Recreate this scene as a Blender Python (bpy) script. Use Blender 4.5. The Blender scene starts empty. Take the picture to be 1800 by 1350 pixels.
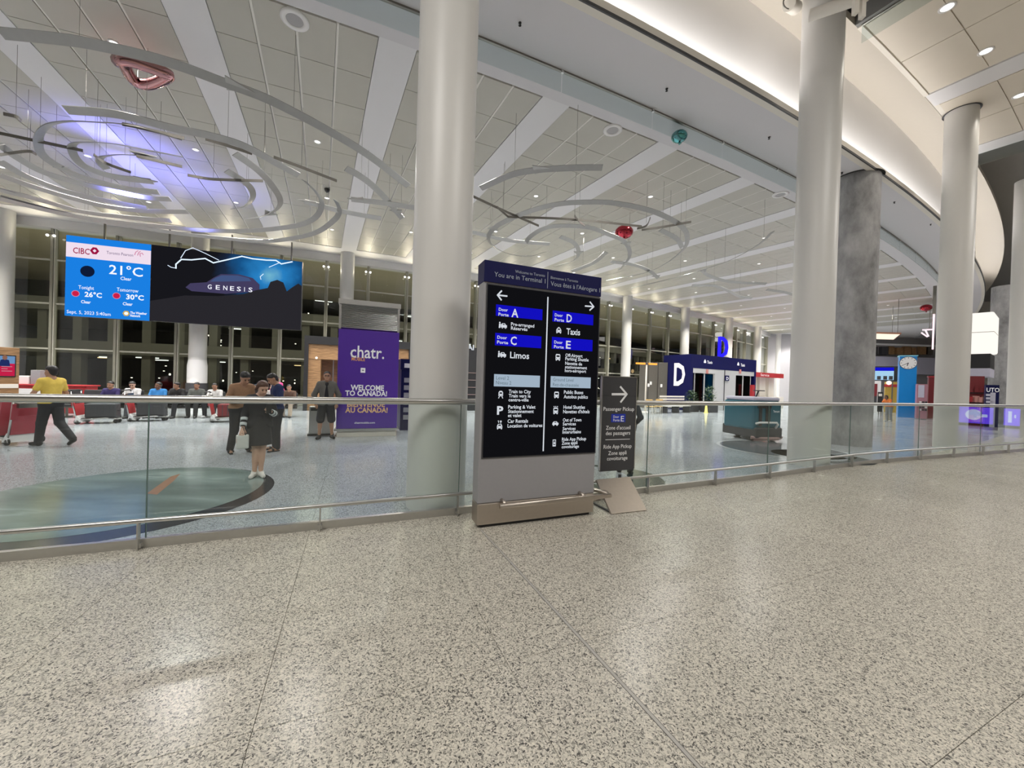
import bpy, bmesh, math, random
import numpy as np
from mathutils import Vector, Matrix
random.seed(7)
SC = bpy.context.scene
COL = SC.collection
PI = math.pi
# ------------------------------------------------------------------ camera
EYE = 1.68
FPX, ROLL, PITCH = 676.0, 0.0303, -0.006
cam_d = bpy.data.cameras.new('camera'); cam = bpy.data.objects.new('camera', cam_d); COL.objects.link(cam)
cam_d.sensor_width = 36.0; cam_d.lens = FPX / 1800 * 36; cam_d.clip_end = 400; cam_d.clip_start = 0.05
_r0 = Vector((1, 0, 0)); _f = Vector((0, math.cos(PITCH), math.sin(PITCH))); _u0 = _r0.cross(_f)
_rt = _r0 * math.cos(ROLL) + _u0 * math.sin(ROLL); _up = _u0 * math.cos(ROLL) - _r0 * math.sin(ROLL)
_m = Matrix.Identity(4)
for i in range(3):
    _m[i][0] = _rt[i]; _m[i][1] = _up[i]; _m[i][2] = -_f[i]
_m[0][3], _m[1][3], _m[2][3] = 0, 0, EYE
cam.matrix_world = _m
SC.camera = cam
# ------------------------------------------------------------------ world, view
w = bpy.data.worlds.new('night'); SC.world = w; w.use_nodes = True
w.node_tree.nodes['Background'].inputs[0].default_value = (0.010, 0.011, 0.013, 1)
w.node_tree.nodes['Background'].inputs[1].default_value = 1.0
SC.view_settings.view_transform = 'Standard'; SC.view_settings.look = 'None'
SC.view_settings.gamma = 1.0; SC.view_settings.use_curve_mapping = False
SC.view_settings.exposure = -0.85
# ------------------------------------------------------------------ the curved plan: everything turns about one far centre
CX, CY = -52.8, 127.3
ZC = 8.48            # hall ceiling
ZU = 10.68           # concourse ceiling
def pol(a, R, z=0.0):
    t = math.radians(a)
    return Vector((CX + R * math.sin(t), CY - R * math.cos(t), z))
def ang_of(p): return math.degrees(math.atan2(p[0] - CX, CY - p[1]))
def rad_of(p): return math.hypot(p[0] - CX, p[1] - CY)
def tang(a): t = math.radians(a); return Vector((math.cos(t), math.sin(t), 0))   # along the curve, towards +angle
def radi(a): t = math.radians(a); return Vector((math.sin(t), -math.cos(t), 0))  # outwards (towards the concourse)
def ray(px, py):
    x = (px - 900) / FPX; y = (675 - py) / FPX
    return (_rt * x + _up * y + _f)
O = Vector((0, 0, EYE))
def onz(px, py, z=0.0):
    d = ray(px, py); return O + d * ((z - EYE) / d.z)
def aty(px, py, Y):
    d = ray(px, py); return O + d * (Y / d.y)
def onplane(px, py, p0, n):
    d = ray(px, py); return O + d * ((Vector(p0) - O).dot(n) / d.dot(n))
# ------------------------------------------------------------------ lamps
def spot(p, power, col=(1, .96, .91), size=150, blend=.9, rad=.06, aim=None):
    l = bpy.data.lights.new('downlight_lamp', 'SPOT'); l.energy = power; l.color = col; l.spot_size = math.radians(size)
    l.spot_blend = blend; l.shadow_soft_size = rad
    o = bpy.data.objects.new('downlight_lamp', l); o.location = p; COL.objects.link(o)
    if aim is not None: o.rotation_euler = (Vector(aim) - Vector(p)).to_track_quat('-Z', 'Y').to_euler()
    return o
def area(p, sx, sy, power, col=(1, .97, .93), rot=(0, 0, 0), name='ceiling_fill_lamp'):
    l = bpy.data.lights.new(name, 'AREA'); l.shape = 'RECTANGLE'; l.size = sx; l.size_y = sy; l.energy = power; l.color = col
    o = bpy.data.objects.new(name, l); o.location = p; o.rotation_euler = rot; COL.objects.link(o)
    return o
# added soft fill for the concourse, out of view above and behind the photographer
for a, R, P in ((14, 139.5, 1500), (20.5, 139.5, 1700), (25.5, 142, 1500), (31.5, 141, 1500), (37, 141, 1500)):
    area(pol(a, R, 10.3), 5, 4, P * .9, (1, .965, .92), (0, 0, math.radians(a)))
# hall downlights: one row per half bay
BEAM0, DB = 22.83, 1.6335
HALL_SPOTS = []
for k in range(-5, 15):
    a = BEAM0 + (k + .5) * DB
    for R in ((127.2, 123.2, 119.4) if k % 2 == 0 else (125.2, 121.4, 118.0)):
        HALL_SPOTS.append((a, R))
for a, R in HALL_SPOTS:
    warm = (1, .955, .84) if R < 119 else (1, .97, .925)
    spot(pol(a, R, ZC - .12), 590 if R > 124 else (1450 if R > 121 else 2700), warm, 150 if R > 122 else 112, .9 if R > 122 else .7)
# cove strip behind the lip of the balcony edge
for k in range(0, 19):
    a = 12 + k * 1.6335
    o = area(pol(a, 131.68, 8.60), 3.7, .08, 170, (1, .965, .94), name='cove_lamp')
    o.rotation_euler = (math.radians(180 - 46), 0, math.radians(a))
# blue wash thrown up on the ceiling by the left sculpture's projector
spot(onz(228, 262, ZC) + Vector((.1, -.2, -1.75)), 900, (.19, .20, 1), 142, 1.0, .1, onz(228, 268, ZC))

spot(onz(345, 325, ZC) + Vector((.1, -.2, -1.9)), 380, (.24, .26, 1), 140, 1.0, .1, onz(345, 325, ZC))
# ------------------------------------------------------------------ materials
def _new(name):
    m = bpy.data.materials.new(name); m.use_nodes = True
    n = m.node_tree.nodes; l = m.node_tree.links
    return m, n, l, n['Principled BSDF']
def mat(name, c, rough=.5, metal=0.0, var=.06, scale=8.0, emit=0.0, bump=0.0, spec=.5, aniso=0.0):
    m, n, l, b = _new(name)
    b.inputs['Roughness'].default_value = rough; b.inputs['Metallic'].default_value = metal
    b.inputs['Specular IOR Level'].default_value = spec
    if aniso: b.inputs['Anisotropic'].default_value = aniso
    tc = n.new('ShaderNodeTexCoord'); nz = n.new('ShaderNodeTexNoise'); nz.inputs['Scale'].default_value = scale; nz.inputs['Detail'].default_value = 3
    l.new(tc.outputs['Object'], nz.inputs['Vector'])
    mx = n.new('ShaderNodeMix'); mx.data_type = 'RGBA'
    mx.inputs['A'].default_value = tuple(max(0, v * (1 - var)) for v in c) + (1,); mx.inputs['B'].default_value = tuple(min(1, v * (1 + var)) for v in c) + (1,)
    l.new(nz.outputs['Fac'], mx.inputs['Factor']); l.new(mx.outputs['Result'], b.inputs['Base Color'])
    if emit:
        b.inputs['Emission Color'].default_value = tuple(c) + (1,); b.inputs['Emission Strength'].default_value = emit
    if bump:
        bp = n.new('ShaderNodeBump'); bp.inputs['Strength'].default_value = bump; bp.inputs['Distance'].default_value = .01
        l.new(nz.outputs['Fac'], bp.inputs['Height']); l.new(bp.outputs['Normal'], b.inputs['Normal'])
    return m
def glow(name, c, s=1.0):
    m = bpy.data.materials.new(name); m.use_nodes = True; n = m.node_tree.nodes; l = m.node_tree.links
    for x in list(n):
        if x.type == 'BSDF_PRINCIPLED': n.remove(x)
    e = n.new('ShaderNodeEmission'); e.inputs[0].default_value = tuple(c) + (1,); e.inputs[1].default_value = s
    l.new(e.outputs[0], n['Material Output'].inputs[0]); return m
def glass(name, tint, ior=1.5, rough=0.0, gain=1.0):
    m = bpy.data.materials.new(name); m.use_nodes = True; n = m.node_tree.nodes; l = m.node_tree.links
    for x in list(n):
        if x.type == 'BSDF_PRINCIPLED': n.remove(x)
    t = n.new('ShaderNodeBsdfTransparent'); t.inputs[0].default_value = tuple(tint) + (1,)
    g = n.new('ShaderNodeBsdfGlossy'); g.inputs['Roughness'].default_value = rough; g.inputs[0].default_value = (.95, .97, .96, 1)
    lw = n.new('ShaderNodeLayerWeight'); lw.inputs[0].default_value = .5
    pw = n.new('ShaderNodeMath'); pw.operation = 'POWER'; pw.inputs[1].default_value = 5
    f0 = ((ior - 1) / (ior + 1)) ** 2
    mu = n.new('ShaderNodeMath'); mu.operation = 'MULTIPLY_ADD'; mu.inputs[1].default_value = (1 - f0) * gain; mu.inputs[2].default_value = f0 * gain; mu.use_clamp = True
    mx = n.new('ShaderNodeMixShader'); l.new(lw.outputs['Facing'], pw.inputs[0]); l.new(pw.outputs[0], mu.inputs[0]); l.new(mu.outputs[0], mx.inputs[0])
    l.new(t.outputs[0], mx.inputs[1]); l.new(g.outputs[0], mx.inputs[2]); l.new(mx.outputs[0], n['Material Output'].inputs[0]); return m
def terrazzo(name, cream, mid, dark, rough):
    m, n, l, b = _new(name)
    tc = n.new('ShaderNodeTexCoord'); geo = n.new('ShaderNodeNewGeometry')
    nz = n.new('ShaderNodeTexNoise'); nz.inputs['Scale'].default_value = 40; nz.inputs['Detail'].default_value = 2
    l.new(geo.outputs['Position'], nz.inputs['Vector'])
    sc = n.new('ShaderNodeVectorMath'); sc.operation = 'SCALE'; sc.inputs['Scale'].default_value = .035; l.new(nz.outputs['Color'], sc.inputs[0])
    ad = n.new('ShaderNodeVectorMath'); ad.operation = 'ADD'; l.new(geo.outputs['Position'], ad.inputs[0]); l.new(sc.outputs[0], ad.inputs[1])
    v = n.new('ShaderNodeTexVoronoi'); v.inputs['Scale'].default_value = 142; l.new(ad.outputs[0], v.inputs['Vector'])
    sp = n.new('ShaderNodeSeparateColor'); l.new(v.outputs['Color'], sp.inputs[0])
    r = n.new('ShaderNodeValToRGB'); e = r.color_ramp; e.interpolation = 'CONSTANT'
    e.elements[0].position = 0; e.elements[0].color = dark + (1,)
    e.elements[1].position = .11; e.elements[1].color = tuple(.5 * (p + q) for p, q in zip(mid, dark)) + (1,)
    for pos, c in ((.24, mid), (.40, tuple(.5 * (p + q) for p, q in zip(cream, mid))), (.62, cream), (.92, tuple(min(1, p * 1.12) for p in cream))):
        x = e.elements.new(pos); x.color = c + (1,)
    l.new(sp.outputs[0], r.inputs[0])
    n2 = n.new('ShaderNodeTexNoise'); n2.inputs['Scale'].default_value = .9; n2.inputs['Detail'].default_value = 4; l.new(geo.outputs['Position'], n2.inputs['Vector'])
    mr = n.new('ShaderNodeMapRange'); mr.inputs[3].default_value = .86; mr.inputs[4].default_value = 1.1; l.new(n2.outputs['Fac'], mr.inputs[0])
    hs = n.new('ShaderNodeMix'); hs.data_type = 'RGBA'; hs.blend_type = 'MULTIPLY'; hs.inputs['Factor'].default_value = 1
    l.new(r.outputs[0], hs.inputs['A']); l.new(mr.outputs[0], hs.inputs['B']); l.new(hs.outputs['Result'], b.inputs['Base Color'])
    rr = n.new('ShaderNodeMapRange'); rr.inputs[3].default_value = rough * .8; rr.inputs[4].default_value = rough * 1.3; l.new(n2.outputs['Fac'], rr.inputs[0])
    l.new(rr.outputs[0], b.inputs['Roughness'])
    return m
def concrete(name):
    m, n, l, b = _new(name); b.inputs['Roughness'].default_value = .75
    g = n.new('ShaderNodeNewGeometry')
    a = n.new('ShaderNodeTexNoise'); a.inputs['Scale'].default_value = 1.6; a.inputs['Detail'].default_value = 8; a.inputs['Roughness'].default_value = .65
    mp = n.new('ShaderNodeMapping'); mp.inputs['Scale'].default_value = (1, 1, .55); l.new(g.outputs['Position'], mp.inputs[0]); l.new(mp.outputs[0], a.inputs['Vector'])
    r = n.new('ShaderNodeValToRGB'); r.color_ramp.elements[0].position = .3; r.color_ramp.elements[0].color = (.17, .17, .175, 1)
    r.color_ramp.elements[1].position = .72; r.color_ramp.elements[1].color = (.50, .50, .51, 1)
    l.new(a.outputs['Fac'], r.inputs[0]); l.new(r.outputs[0], b.inputs['Base Color'])
    bp = n.new('ShaderNodeBump'); bp.inputs['Strength'].default_value = .25; bp.inputs['Distance'].default_value = .02; l.new(a.outputs['Fac'], bp.inputs['Height']); l.new(bp.outputs[0], b.inputs['Normal'])
    return m
def wood(name, c1, c2, scale=3):
    m, n, l, b = _new(name); b.inputs['Roughness'].default_value = .45
    tc = n.new('ShaderNodeTexCoord'); mp = n.new('ShaderNodeMapping'); mp.inputs['Scale'].default_value = (1, 1, 9); l.new(tc.outputs['Object'], mp.inputs[0])
    a = n.new('ShaderNodeTexNoise'); a.inputs['Scale'].default_value = scale; a.inputs['Detail'].default_value = 6; l.new(mp.outputs[0], a.inputs['Vector'])
    r = n.new('ShaderNodeValToRGB'); r.color_ramp.elements[0].position = .35; r.color_ramp.elements[0].color = c1 + (1,); r.color_ramp.elements[1].position = .65; r.color_ramp.elements[1].color = c2 + (1,)
    l.new(a.outputs['Fac'], r.inputs[0]); l.new(r.outputs[0], b.inputs['Base Color']); return m

M = {}
M['tile'] = terrazzo('terrazzo_cream', (.61, .57, .485), (.37, .35, .30), (.09, .086, .078), .24)
M['tile_hall'] = terrazzo('terrazzo_cool_tinted', (.53, .56, .60), (.34, .36, .39), (.12, .13, .14), .13)  # same cream terrazzo; cool light and glass tint are put into the colour
M['joint'] = mat('tile_joint', (.26, .245, .22), .8)
M['white'] = mat('white_paint', (.80, .79, .785), .6, var=.015, scale=2)
M['column'] = mat('column_paint', (.67, .66, .64), .38, var=.015, scale=1.5)
M['beam'] = mat('beam_paint', (.72, .71, .725), .6, var=.015, scale=2)
M['strip'] = mat('strip_paint', (.74, .72, .67), .5, var=.01)
M['soffit'] = mat('soffit_paint', (.64, .625, .645), .65, var=.015, scale=2)
M['panel'] = mat('ceiling_panel_beige', (.465, .45, .40), .45, var=.03, scale=3)
M['upanel'] = mat('ceiling_panel_sand', (.66, .60, .51), .5, var=.03, scale=2)
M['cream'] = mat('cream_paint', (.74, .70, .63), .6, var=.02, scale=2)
M['steel'] = mat('brushed_steel', (.60, .595, .58), .32, 1.0, var=.05, scale=30, aniso=.4)
M['steel_light'] = mat('satin_steel', (.72, .72, .71), .42, .45, var=.04, scale=14)
M['steel_warm'] = mat('brushed_steel_warm', (.56, .50, .44), .38, 1.0, var=.06, scale=25)
M['steel_dark'] = mat('dark_steel', (.26, .245, .22), .35, 1.0, var=.08, scale=12)
M['alu'] = mat('aluminium_ribbon', (.36, .355, .34), .42, .35, var=.08, scale=6)
M['mullion'] = mat('olive_steel', (.34, .33, .27), .45, .3, var=.06)
M['transom'] = mat('pale_transom', (.52, .51, .44), .45, .2)
M['glass'] = glass('guard_glass', (.95, .985, .975), 1.5)
M['glass_edge'] = mat('glass_edge_green', (.10, .16, .14), .15)
M['smoke'] = glass('smoke_curtain_glass', (.86, .90, .90), 1.5, .05)
M['facade'] = glass('facade_glass', (.86, .88, .80), 1.7, .02, 1.2)
M['black'] = mat('black_plastic', (.018, .018, .02), .4)
M['rubber'] = mat('black_rubber', (.02, .02, .02), .7)
M['dark'] = mat('charcoal', (.05, .05, .055), .5)
M['grey'] = mat('grey_body', (.34, .335, .35), .42, .15, var=.03, scale=20)
M['concrete'] = concrete('raw_concrete')
M['red'] = mat('red_enamel', (.42, .03, .035), .4)
M['darkred'] = mat('dark_red', (.20, .02, .025), .45)
M['seat'] = mat('black_seat_vinyl', (.03, .03, .033), .5)
M['wood'] = wood('oak_veneer', (.20, .11, .05), (.36, .21, .10))
M['wood_dark'] = wood('walnut', (.10, .045, .02), (.22, .10, .045))
M['navy'] = mat('navy_panel', (.005, .006, .062), .45, var=.05, spec=.2)
M['purple'] = mat('purple_print', (.085, .026, .33), .35, var=.03)
M['teal'] = mat('teal_machine', (.022, .125, .175), .35)
M['lilac'] = mat('lilac_fascia', (.55, .54, .66), .5)
M['skyblue'] = mat('blue_laminate', (.0, .22, .62), .3)
M['asphalt'] = mat('asphalt', (.05, .05, .05), .8)
M['outwall'] = mat('outside_concrete', (.26, .25, .22), .8, var=.15, scale=.8)
M['plant'] = mat('leaf_green', (.03, .07, .025), .6)
G = {}
G['white'] = glow('sign_white', (.88, .93, 1.0), 1.35)
G['paleblue'] = glow('sign_paleblue', (.60, .76, .93), 1.05)
G['blue'] = glow('sign_blue', (.010, .008, .80), 1.15)
G['screenblack'] = glow('screen_black', (.0095, .0095, .012), 1)
G['warmwhite'] = glow('lamp_white', (1, .97, .9), 6)
G['ltgrey'] = glow('sign_greytext', (.55, .58, .62), .8)

# ------------------------------------------------------------------ mesh helpers
MW = {}   # world matrix of every Empty made here
class MB:
    def __init__(s): s.v = []; s.f = []; s.sm = []; s.mi = []
    def add(s, vs, fs, smooth=False, mi=0):
        o = len(s.v); s.v += [Vector(p) for p in vs]; s.f += [tuple(i + o for i in f) for f in fs]; s.sm += [smooth] * len(fs); s.mi += [mi] * len(fs); return s
    def box(s, c, sz, rz=0.0, bev=0.0, m=None, mi=0):
        x, y, z = (q / 2 for q in sz); R = Matrix.Rotation(rz, 3, 'Z') if m is None else m; c = Vector(c)
        if bev <= 0:
            vs = [c + R @ Vector((i * x, j * y, k * z)) for i in (-1, 1) for j in (-1, 1) for k in (-1, 1)]
            return s.add(vs, [(0, 1, 3, 2), (4, 6, 7, 5), (0, 4, 5, 1), (2, 3, 7, 6), (0, 2, 6, 4), (1, 5, 7, 3)], mi=mi)
        bm = bmesh.new(); bmesh.ops.create_cube(bm, size=1)
        for v in bm.verts: v.co = Vector((v.co.x * 2 * x, v.co.y * 2 * y, v.co.z * 2 * z))
        bmesh.ops.bevel(bm, geom=bm.edges[:], offset=bev, segments=2, affect='EDGES', profile=.5)
        bm.verts.index_update()
        vs = [c + R @ v.co for v in bm.verts]; fs = [tuple(v.index for v in f.verts) for f in bm.faces]; bm.free()
        return s.add(vs, fs, mi=mi)
    def bar(s, p, q, wd, th, upv=(0, 0, 1), mi=0):
        p, q = Vector(p), Vector(q); d = (q - p); L = d.length; d.normalize()
        u = Vector(upv); sd = d.cross(u)
        if sd.length < 1e-4: sd = d.cross(Vector((1, 0, 0)))
        sd.normalize(); u = sd.cross(d)
        m = Matrix((d, sd, u)).transposed()
        return s.box((p + q) / 2, (L, wd, th), m=m, mi=mi)
    def tube(s, pts, r, n=8, caps=True, mi=0, closed=False):
        pts = [Vector(p) for p in pts]; N = len(pts); rs = r if isinstance(r, (list, tuple)) else [r] * N
        rings = []; prev = None
        for i, p in enumerate(pts):
            a = pts[(i - 1) % N] if (closed or i > 0) else p; b = pts[(i + 1) % N] if (closed or i < N - 1) else p
            d = (b - a).normalized()
            if prev is None:
                u = d.cross(Vector((0, 0, 1)))
                if u.length < 1e-3: u = d.cross(Vector((1, 0, 0)))
            else: u = prev - d * prev.dot(d)
            u.normalize(); prev = u; w2 = d.cross(u)
            rings.append([p + (u * math.cos(2 * PI * k / n) + w2 * math.sin(2 * PI * k / n)) * rs[i] for k in range(n)])
        vs = [v for rg in rings for v in rg]; fs = []
        for i in range(N if closed else N - 1):
            j = (i + 1) % N
            for k in range(n): fs.append((i * n + k, i * n + (k + 1) % n, j * n + (k + 1) % n, j * n + k))
        s.add(vs, fs, True, mi)
        if caps and not closed:
            o = len(s.v) - len(vs)
            s.f += [tuple(o + k for k in reversed(range(n))), tuple(o + (N - 1) * n + k for k in range(n))]; s.sm += [False] * 2; s.mi += [mi] * 2
        return s
    def lathe(s, prof, c=(0, 0, 0), n=24, mi=0, sx=1, sy=1, a0=0.0):
        c = Vector(c); vs = []; fs = []
        for r, z in prof:
            for k in range(n):
                t = 2 * PI * k / n + a0; vs.append(c + Vector((r * math.cos(t) * sx, r * math.sin(t) * sy, z)))
        for i in range(len(prof) - 1):
            for k in range(n): fs.append((i * n + k, i * n + (k + 1) % n, (i + 1) * n + (k + 1) % n, (i + 1) * n + k))
        return s.add(vs, fs, True, mi)
    def disc(s, c, r, n=24, ex=(1, 0, 0), ey=(0, 1, 0), mi=0):
        c = Vector(c); ex = Vector(ex); ey = Vector(ey)
        return s.add([c + ex * r * math.cos(2 * PI * k / n) + ey * r * math.sin(2 * PI * k / n) for k in range(n)], [tuple(range(n))], mi=mi)
    def ball(s, c, r, n=12, sx=1, sy=1, sz=1, mi=0):
        prof = [(max(1e-4, r * math.sin(PI * i / n)), -r * math.cos(PI * i / n) * sz) for i in range(n + 1)]
        return s.lathe(prof, c, max(8, n), mi, sx, sy)
    def prism(s, pts, ext, mi=0):
        pts = [Vector(p) for p in pts]; e = Vector(ext); n = len(pts)
        vs = pts + [p + e for p in pts]
        fs = [tuple(reversed(range(n))), tuple(range(n, 2 * n))] + [(i, (i + 1) % n, n + (i + 1) % n, n + i) for i in range(n)]
        return s.add(vs, fs, mi=mi)
    def sector(s, a0, a1, R0, R1, z0, z1, da=1.0, mi=0):
        n = max(1, int(math.ceil((a1 - a0) / da))); vs = []; fs = []
        for i in range(n + 1):
            a = a0 + (a1 - a0) * i / n
            vs += [pol(a, R0, z0), pol(a, R1, z0), pol(a, R1, z1), pol(a, R0, z1)]
        for i in range(n):
            b = i * 4
            for k in range(4): fs.append((b + k, b + (k + 1) % 4, b + 4 + (k + 1) % 4, b + 4 + k))
        fs += [(3, 2, 1, 0), (n * 4, n * 4 + 1, n * 4 + 2, n * 4 + 3)]
        return s.add(vs, fs, mi=mi)
    def build(s, name, m, parent=None, local=False, kind=None, label=None):
        me = bpy.data.meshes.new(name)
        vs = s.v
        if parent is not None and not local:
            inv = world_of(parent).inverted(); vs = [inv @ v for v in vs]
        me.from_pydata([tuple(v) for v in vs], [], s.f)
        ms = m if isinstance(m, (list, tuple)) else [m]
        for q in ms: me.materials.append(q)
        me.polygons.foreach_set('use_smooth', s.sm)
        if len(ms) > 1: me.polygons.foreach_set('material_index', s.mi)
        bm = bmesh.new(); bm.from_mesh(me); bmesh.ops.recalc_face_normals(bm, faces=bm.faces[:]); bm.to_mesh(me); bm.free()
        me.update()
        o = bpy.data.objects.new(name, me); COL.objects.link(o)
        if parent is not None: o.parent = parent
        MW[o] = world_of(parent) if parent is not None else Matrix.Identity(4)
        if kind: o['kind'] = kind
        if label: o['label'] = label
        return o
def world_of(o): return MW.get(o, Matrix.Identity(4))
def thing(name, label, cat, loc=(0, 0, 0), rz=0.0, group=None, kind=None):
    o = bpy.data.objects.new(name, None); COL.objects.link(o); o.location = loc; o.rotation_euler = (0, 0, rz); o.empty_display_size = .2
    MW[o] = Matrix.Translation(Vector(loc)) @ Matrix.Rotation(rz, 4, 'Z')
    if label: o['label'] = label
    if cat: o['category'] = cat
    if group: o['group'] = group
    if kind: o['kind'] = kind
    return o
def tag(o, label, cat=None, group=None, kind=None):
    o['label'] = label
    if cat: o['category'] = cat
    if group: o['group'] = group
    if kind: o['kind'] = kind
    return o
def dup(root, loc, rz, label=None, group=None):
    r = root.copy(); COL.objects.link(r); r.location = loc; r.rotation_euler = (0, 0, rz)
    MW[r] = Matrix.Translation(Vector(loc)) @ Matrix.Rotation(rz, 4, 'Z')
    if label: r['label'] = label
    if group: r['group'] = group
    for ch in list(root.children):
        c = ch.copy(); COL.objects.link(c); c.parent = r
        for g in list(ch.children):
            d = g.copy(); COL.objects.link(d); d.parent = c
    return r
# ---- flat faces: lettering and marks laid on a plane
_tc = {}
def text_mesh(txt, bold=0.0):
    key = (txt, bold)
    if key not in _tc:
        cu = bpy.data.curves.new('t', 'FONT'); cu.body = txt; cu.size = 1; cu.resolution_u = 2; cu.offset = bold; cu.fill_mode = 'FRONT'
        ob = bpy.data.objects.new('t', cu); COL.objects.link(ob)
        dg = bpy.context.evaluated_depsgraph_get(); me = ob.evaluated_get(dg).to_mesh()
        vs = [(v.co.x, v.co.y) for v in me.vertices]; fs = [tuple(p.vertices) for p in me.polygons]
        ob.evaluated_get(dg).to_mesh_clear(); bpy.data.objects.remove(ob); bpy.data.curves.remove(cu)
        _tc[key] = (vs, fs)
    return _tc[key]
class Face:
    """a flat face in the world: origin, along, up, outward normal"""
    def __init__(s, o, ex, ez=(0, 0, 1)):
        s.o = Vector(o); s.ex = Vector(ex).normalized(); s.ez = Vector(ez).normalized(); s.n = s.ex.cross(s.ez)
    def p(s, x, z, d=0.0): return s.o + s.ex * x + s.ez * z + s.n * d
    def uv(s, px, py):
        q = onplane(px, py, s.o, s.n) - s.o; return q.dot(s.ex), q.dot(s.ez)
    def text(s, txt, x0, z0, x1, h, m, parent, d=.003, bold=0.0, name='lettering', center=True, into=None):
        vs, fs = text_mesh(txt, bold)
        xs = [v[0] for v in vs]; mn, mxx = min(xs), max(xs); sx = (x1 - x0) / max(1e-6, mxx - mn); sy = h / .72
        zc = z0 - h / 2 if center else z0
        pts = [s.p(x0 + (v[0] - mn) * sx, zc + v[1] * sy, d) for v in vs]
        if into is not None: into.add(pts, fs); return None
        mb = MB(); mb.add(pts, fs); return mb.build(name, m, parent)
    def textpx(s, txt, px, py, px1, hpx, m, parent, **k):
        x0, z0 = s.uv(px, py); x1, _ = s.uv(px1, py); _, za = s.uv(px, py - hpx / 2); _, zb = s.uv(px, py + hpx / 2)
        return s.text(txt, x0, z0, x1, za - zb, m, parent, **k)
    def poly(s, pts, d=.003, th=0.0, mb=None):
        mb = mb or MB(); q = [s.p(x, z, d) for x, z in pts]
        if th: mb.prism(q, s.n * th)
        else: mb.add(q, [tuple(range(len(q)))])
        return mb
    def polypx(s, pts, d=.003, th=0.0, mb=None): return s.poly([s.uv(*p) for p in pts], d, th, mb)
    def rect(s, x0, z0, x1, z1, d=.003, th=0.0, mb=None): return s.poly([(x0, z0), (x1, z0), (x1, z1), (x0, z1)], d, th, mb)
    def strokes(s, lines, wd, d=.003, mb=None):
        mb = mb or MB()
        for ln in lines:
            for (x0, z0), (x1, z1) in zip(ln, ln[1:]):
                dx, dz = x1 - x0, z1 - z0; L = math.hypot(dx, dz) or 1; nx, nz = -dz / L * wd / 2, dx / L * wd / 2; ex, ez = dx / L * wd * .3, dz / L * wd * .3
                s.poly([(x0 - ex + nx, z0 - ez + nz), (x0 - ex - nx, z0 - ez - nz), (x1 + ex - nx, z1 + ez - nz), (x1 + ex + nx, z1 + ez + nz)], d, 0, mb)
        return mb
# =================================================================== THE SETTING
# ---- floor: joint bed, terrazzo tiles (nearest single, the rest joined), inlaid medallions
fl = MB(); fl.sector(5, 56, 100, 170, -.25, -.012, .8); floor = fl.build('floor', M['joint'], kind='structure')
floor['label'] = 'speckled cream terrazzo floor of the arrivals hall, painted cooler in the hall to show bluish light'
DT = DB / 3
def tile_mb(a, R0, R1, mb=None):
    mb = mb or MB(); g = .0016; da = math.degrees(g / R0)
    return mb.sector(a + da, a + DT - da, R0 + g, R1 - g, -.012, 0.0, 5)
RB = 133.15          # guard line
def guard_R(a):
    d = a - 26.6
    return RB + (0 if d < 0 else .09 * d * d if d < 2 else .36 + .36 * (d - 2))
rows = [RB + 1.28 * i for i in range(0, 32)]
single = []; rest_c = MB(); rest_h = MB()
for k in range(-22, 52):
    a = 23.45 + k * DT
    for R0, R1 in zip(rows, rows[1:]):
        c = pol(a + DT / 2, (R0 + R1) / 2)
        if -2 < c.y < 9 and abs(c.x) < 1.55 * max(c.y, .3) + 1.5 and R0 < 143: single.append((c.length, a, R0, R1, 'c'))
        else: tile_mb(a, R0, R1, rest_c)
hrows = [RB - 1.28 * i for i in range(0, 20)]
for k in range(-26, 56):
    a = 23.45 + k * DT
    for R1, R0 in zip(hrows, hrows[1:]):
        c = pol(a + DT / 2, (R0 + R1) / 2)
        if c.y < 10.5 and abs(c.x) < 1.45 * c.y: single.append((c.length, a, R0, R1, 'h'))
        else: tile_mb(a, R0, R1, rest_h)
single.sort()
for i, (d, a, R0, R1, t) in enumerate(single):
    if i < 290: tile_mb(a, R0, R1).build('floor_tile', M['tile'] if t == 'c' else M['tile_hall'], floor)
    else: tile_mb(a, R0, R1, rest_c if t == 'c' else rest_h)
dv0, dv1 = onz(846, 932), onz(1262, 1385); dd = (dv1 - dv0).normalized(); ds = Vector((dd.y, -dd.x, 0)) * .011
MB().prism([dv0 - ds, dv1 - ds, dv1 + ds, dv0 + ds], (0, 0, .0015)).build('divider_strip', mat('zinc_strip', (.40, .385, .35), .4), floor)
for s_ in (-1, 1): MB().prism([dv0 + ds * (1.0 * s_) - ds * .14, dv1 + ds * (1.0 * s_) - ds * .14, dv1 + ds * (1.0 * s_) + ds * .14, dv0 + ds * (1.0 * s_) + ds * .14], (0, 0, .002)).build('divider_edge', mat('strip_edge', (.16, .15, .14), .6) if 'strip_edge' not in bpy.data.materials else bpy.data.materials['strip_edge'], floor)
rest_c.build('far_concourse_tiles', M['tile'], floor, kind='stuff')
rest_h.build('far_hall_tiles', M['tile_hall'], floor, kind='stuff')
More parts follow.
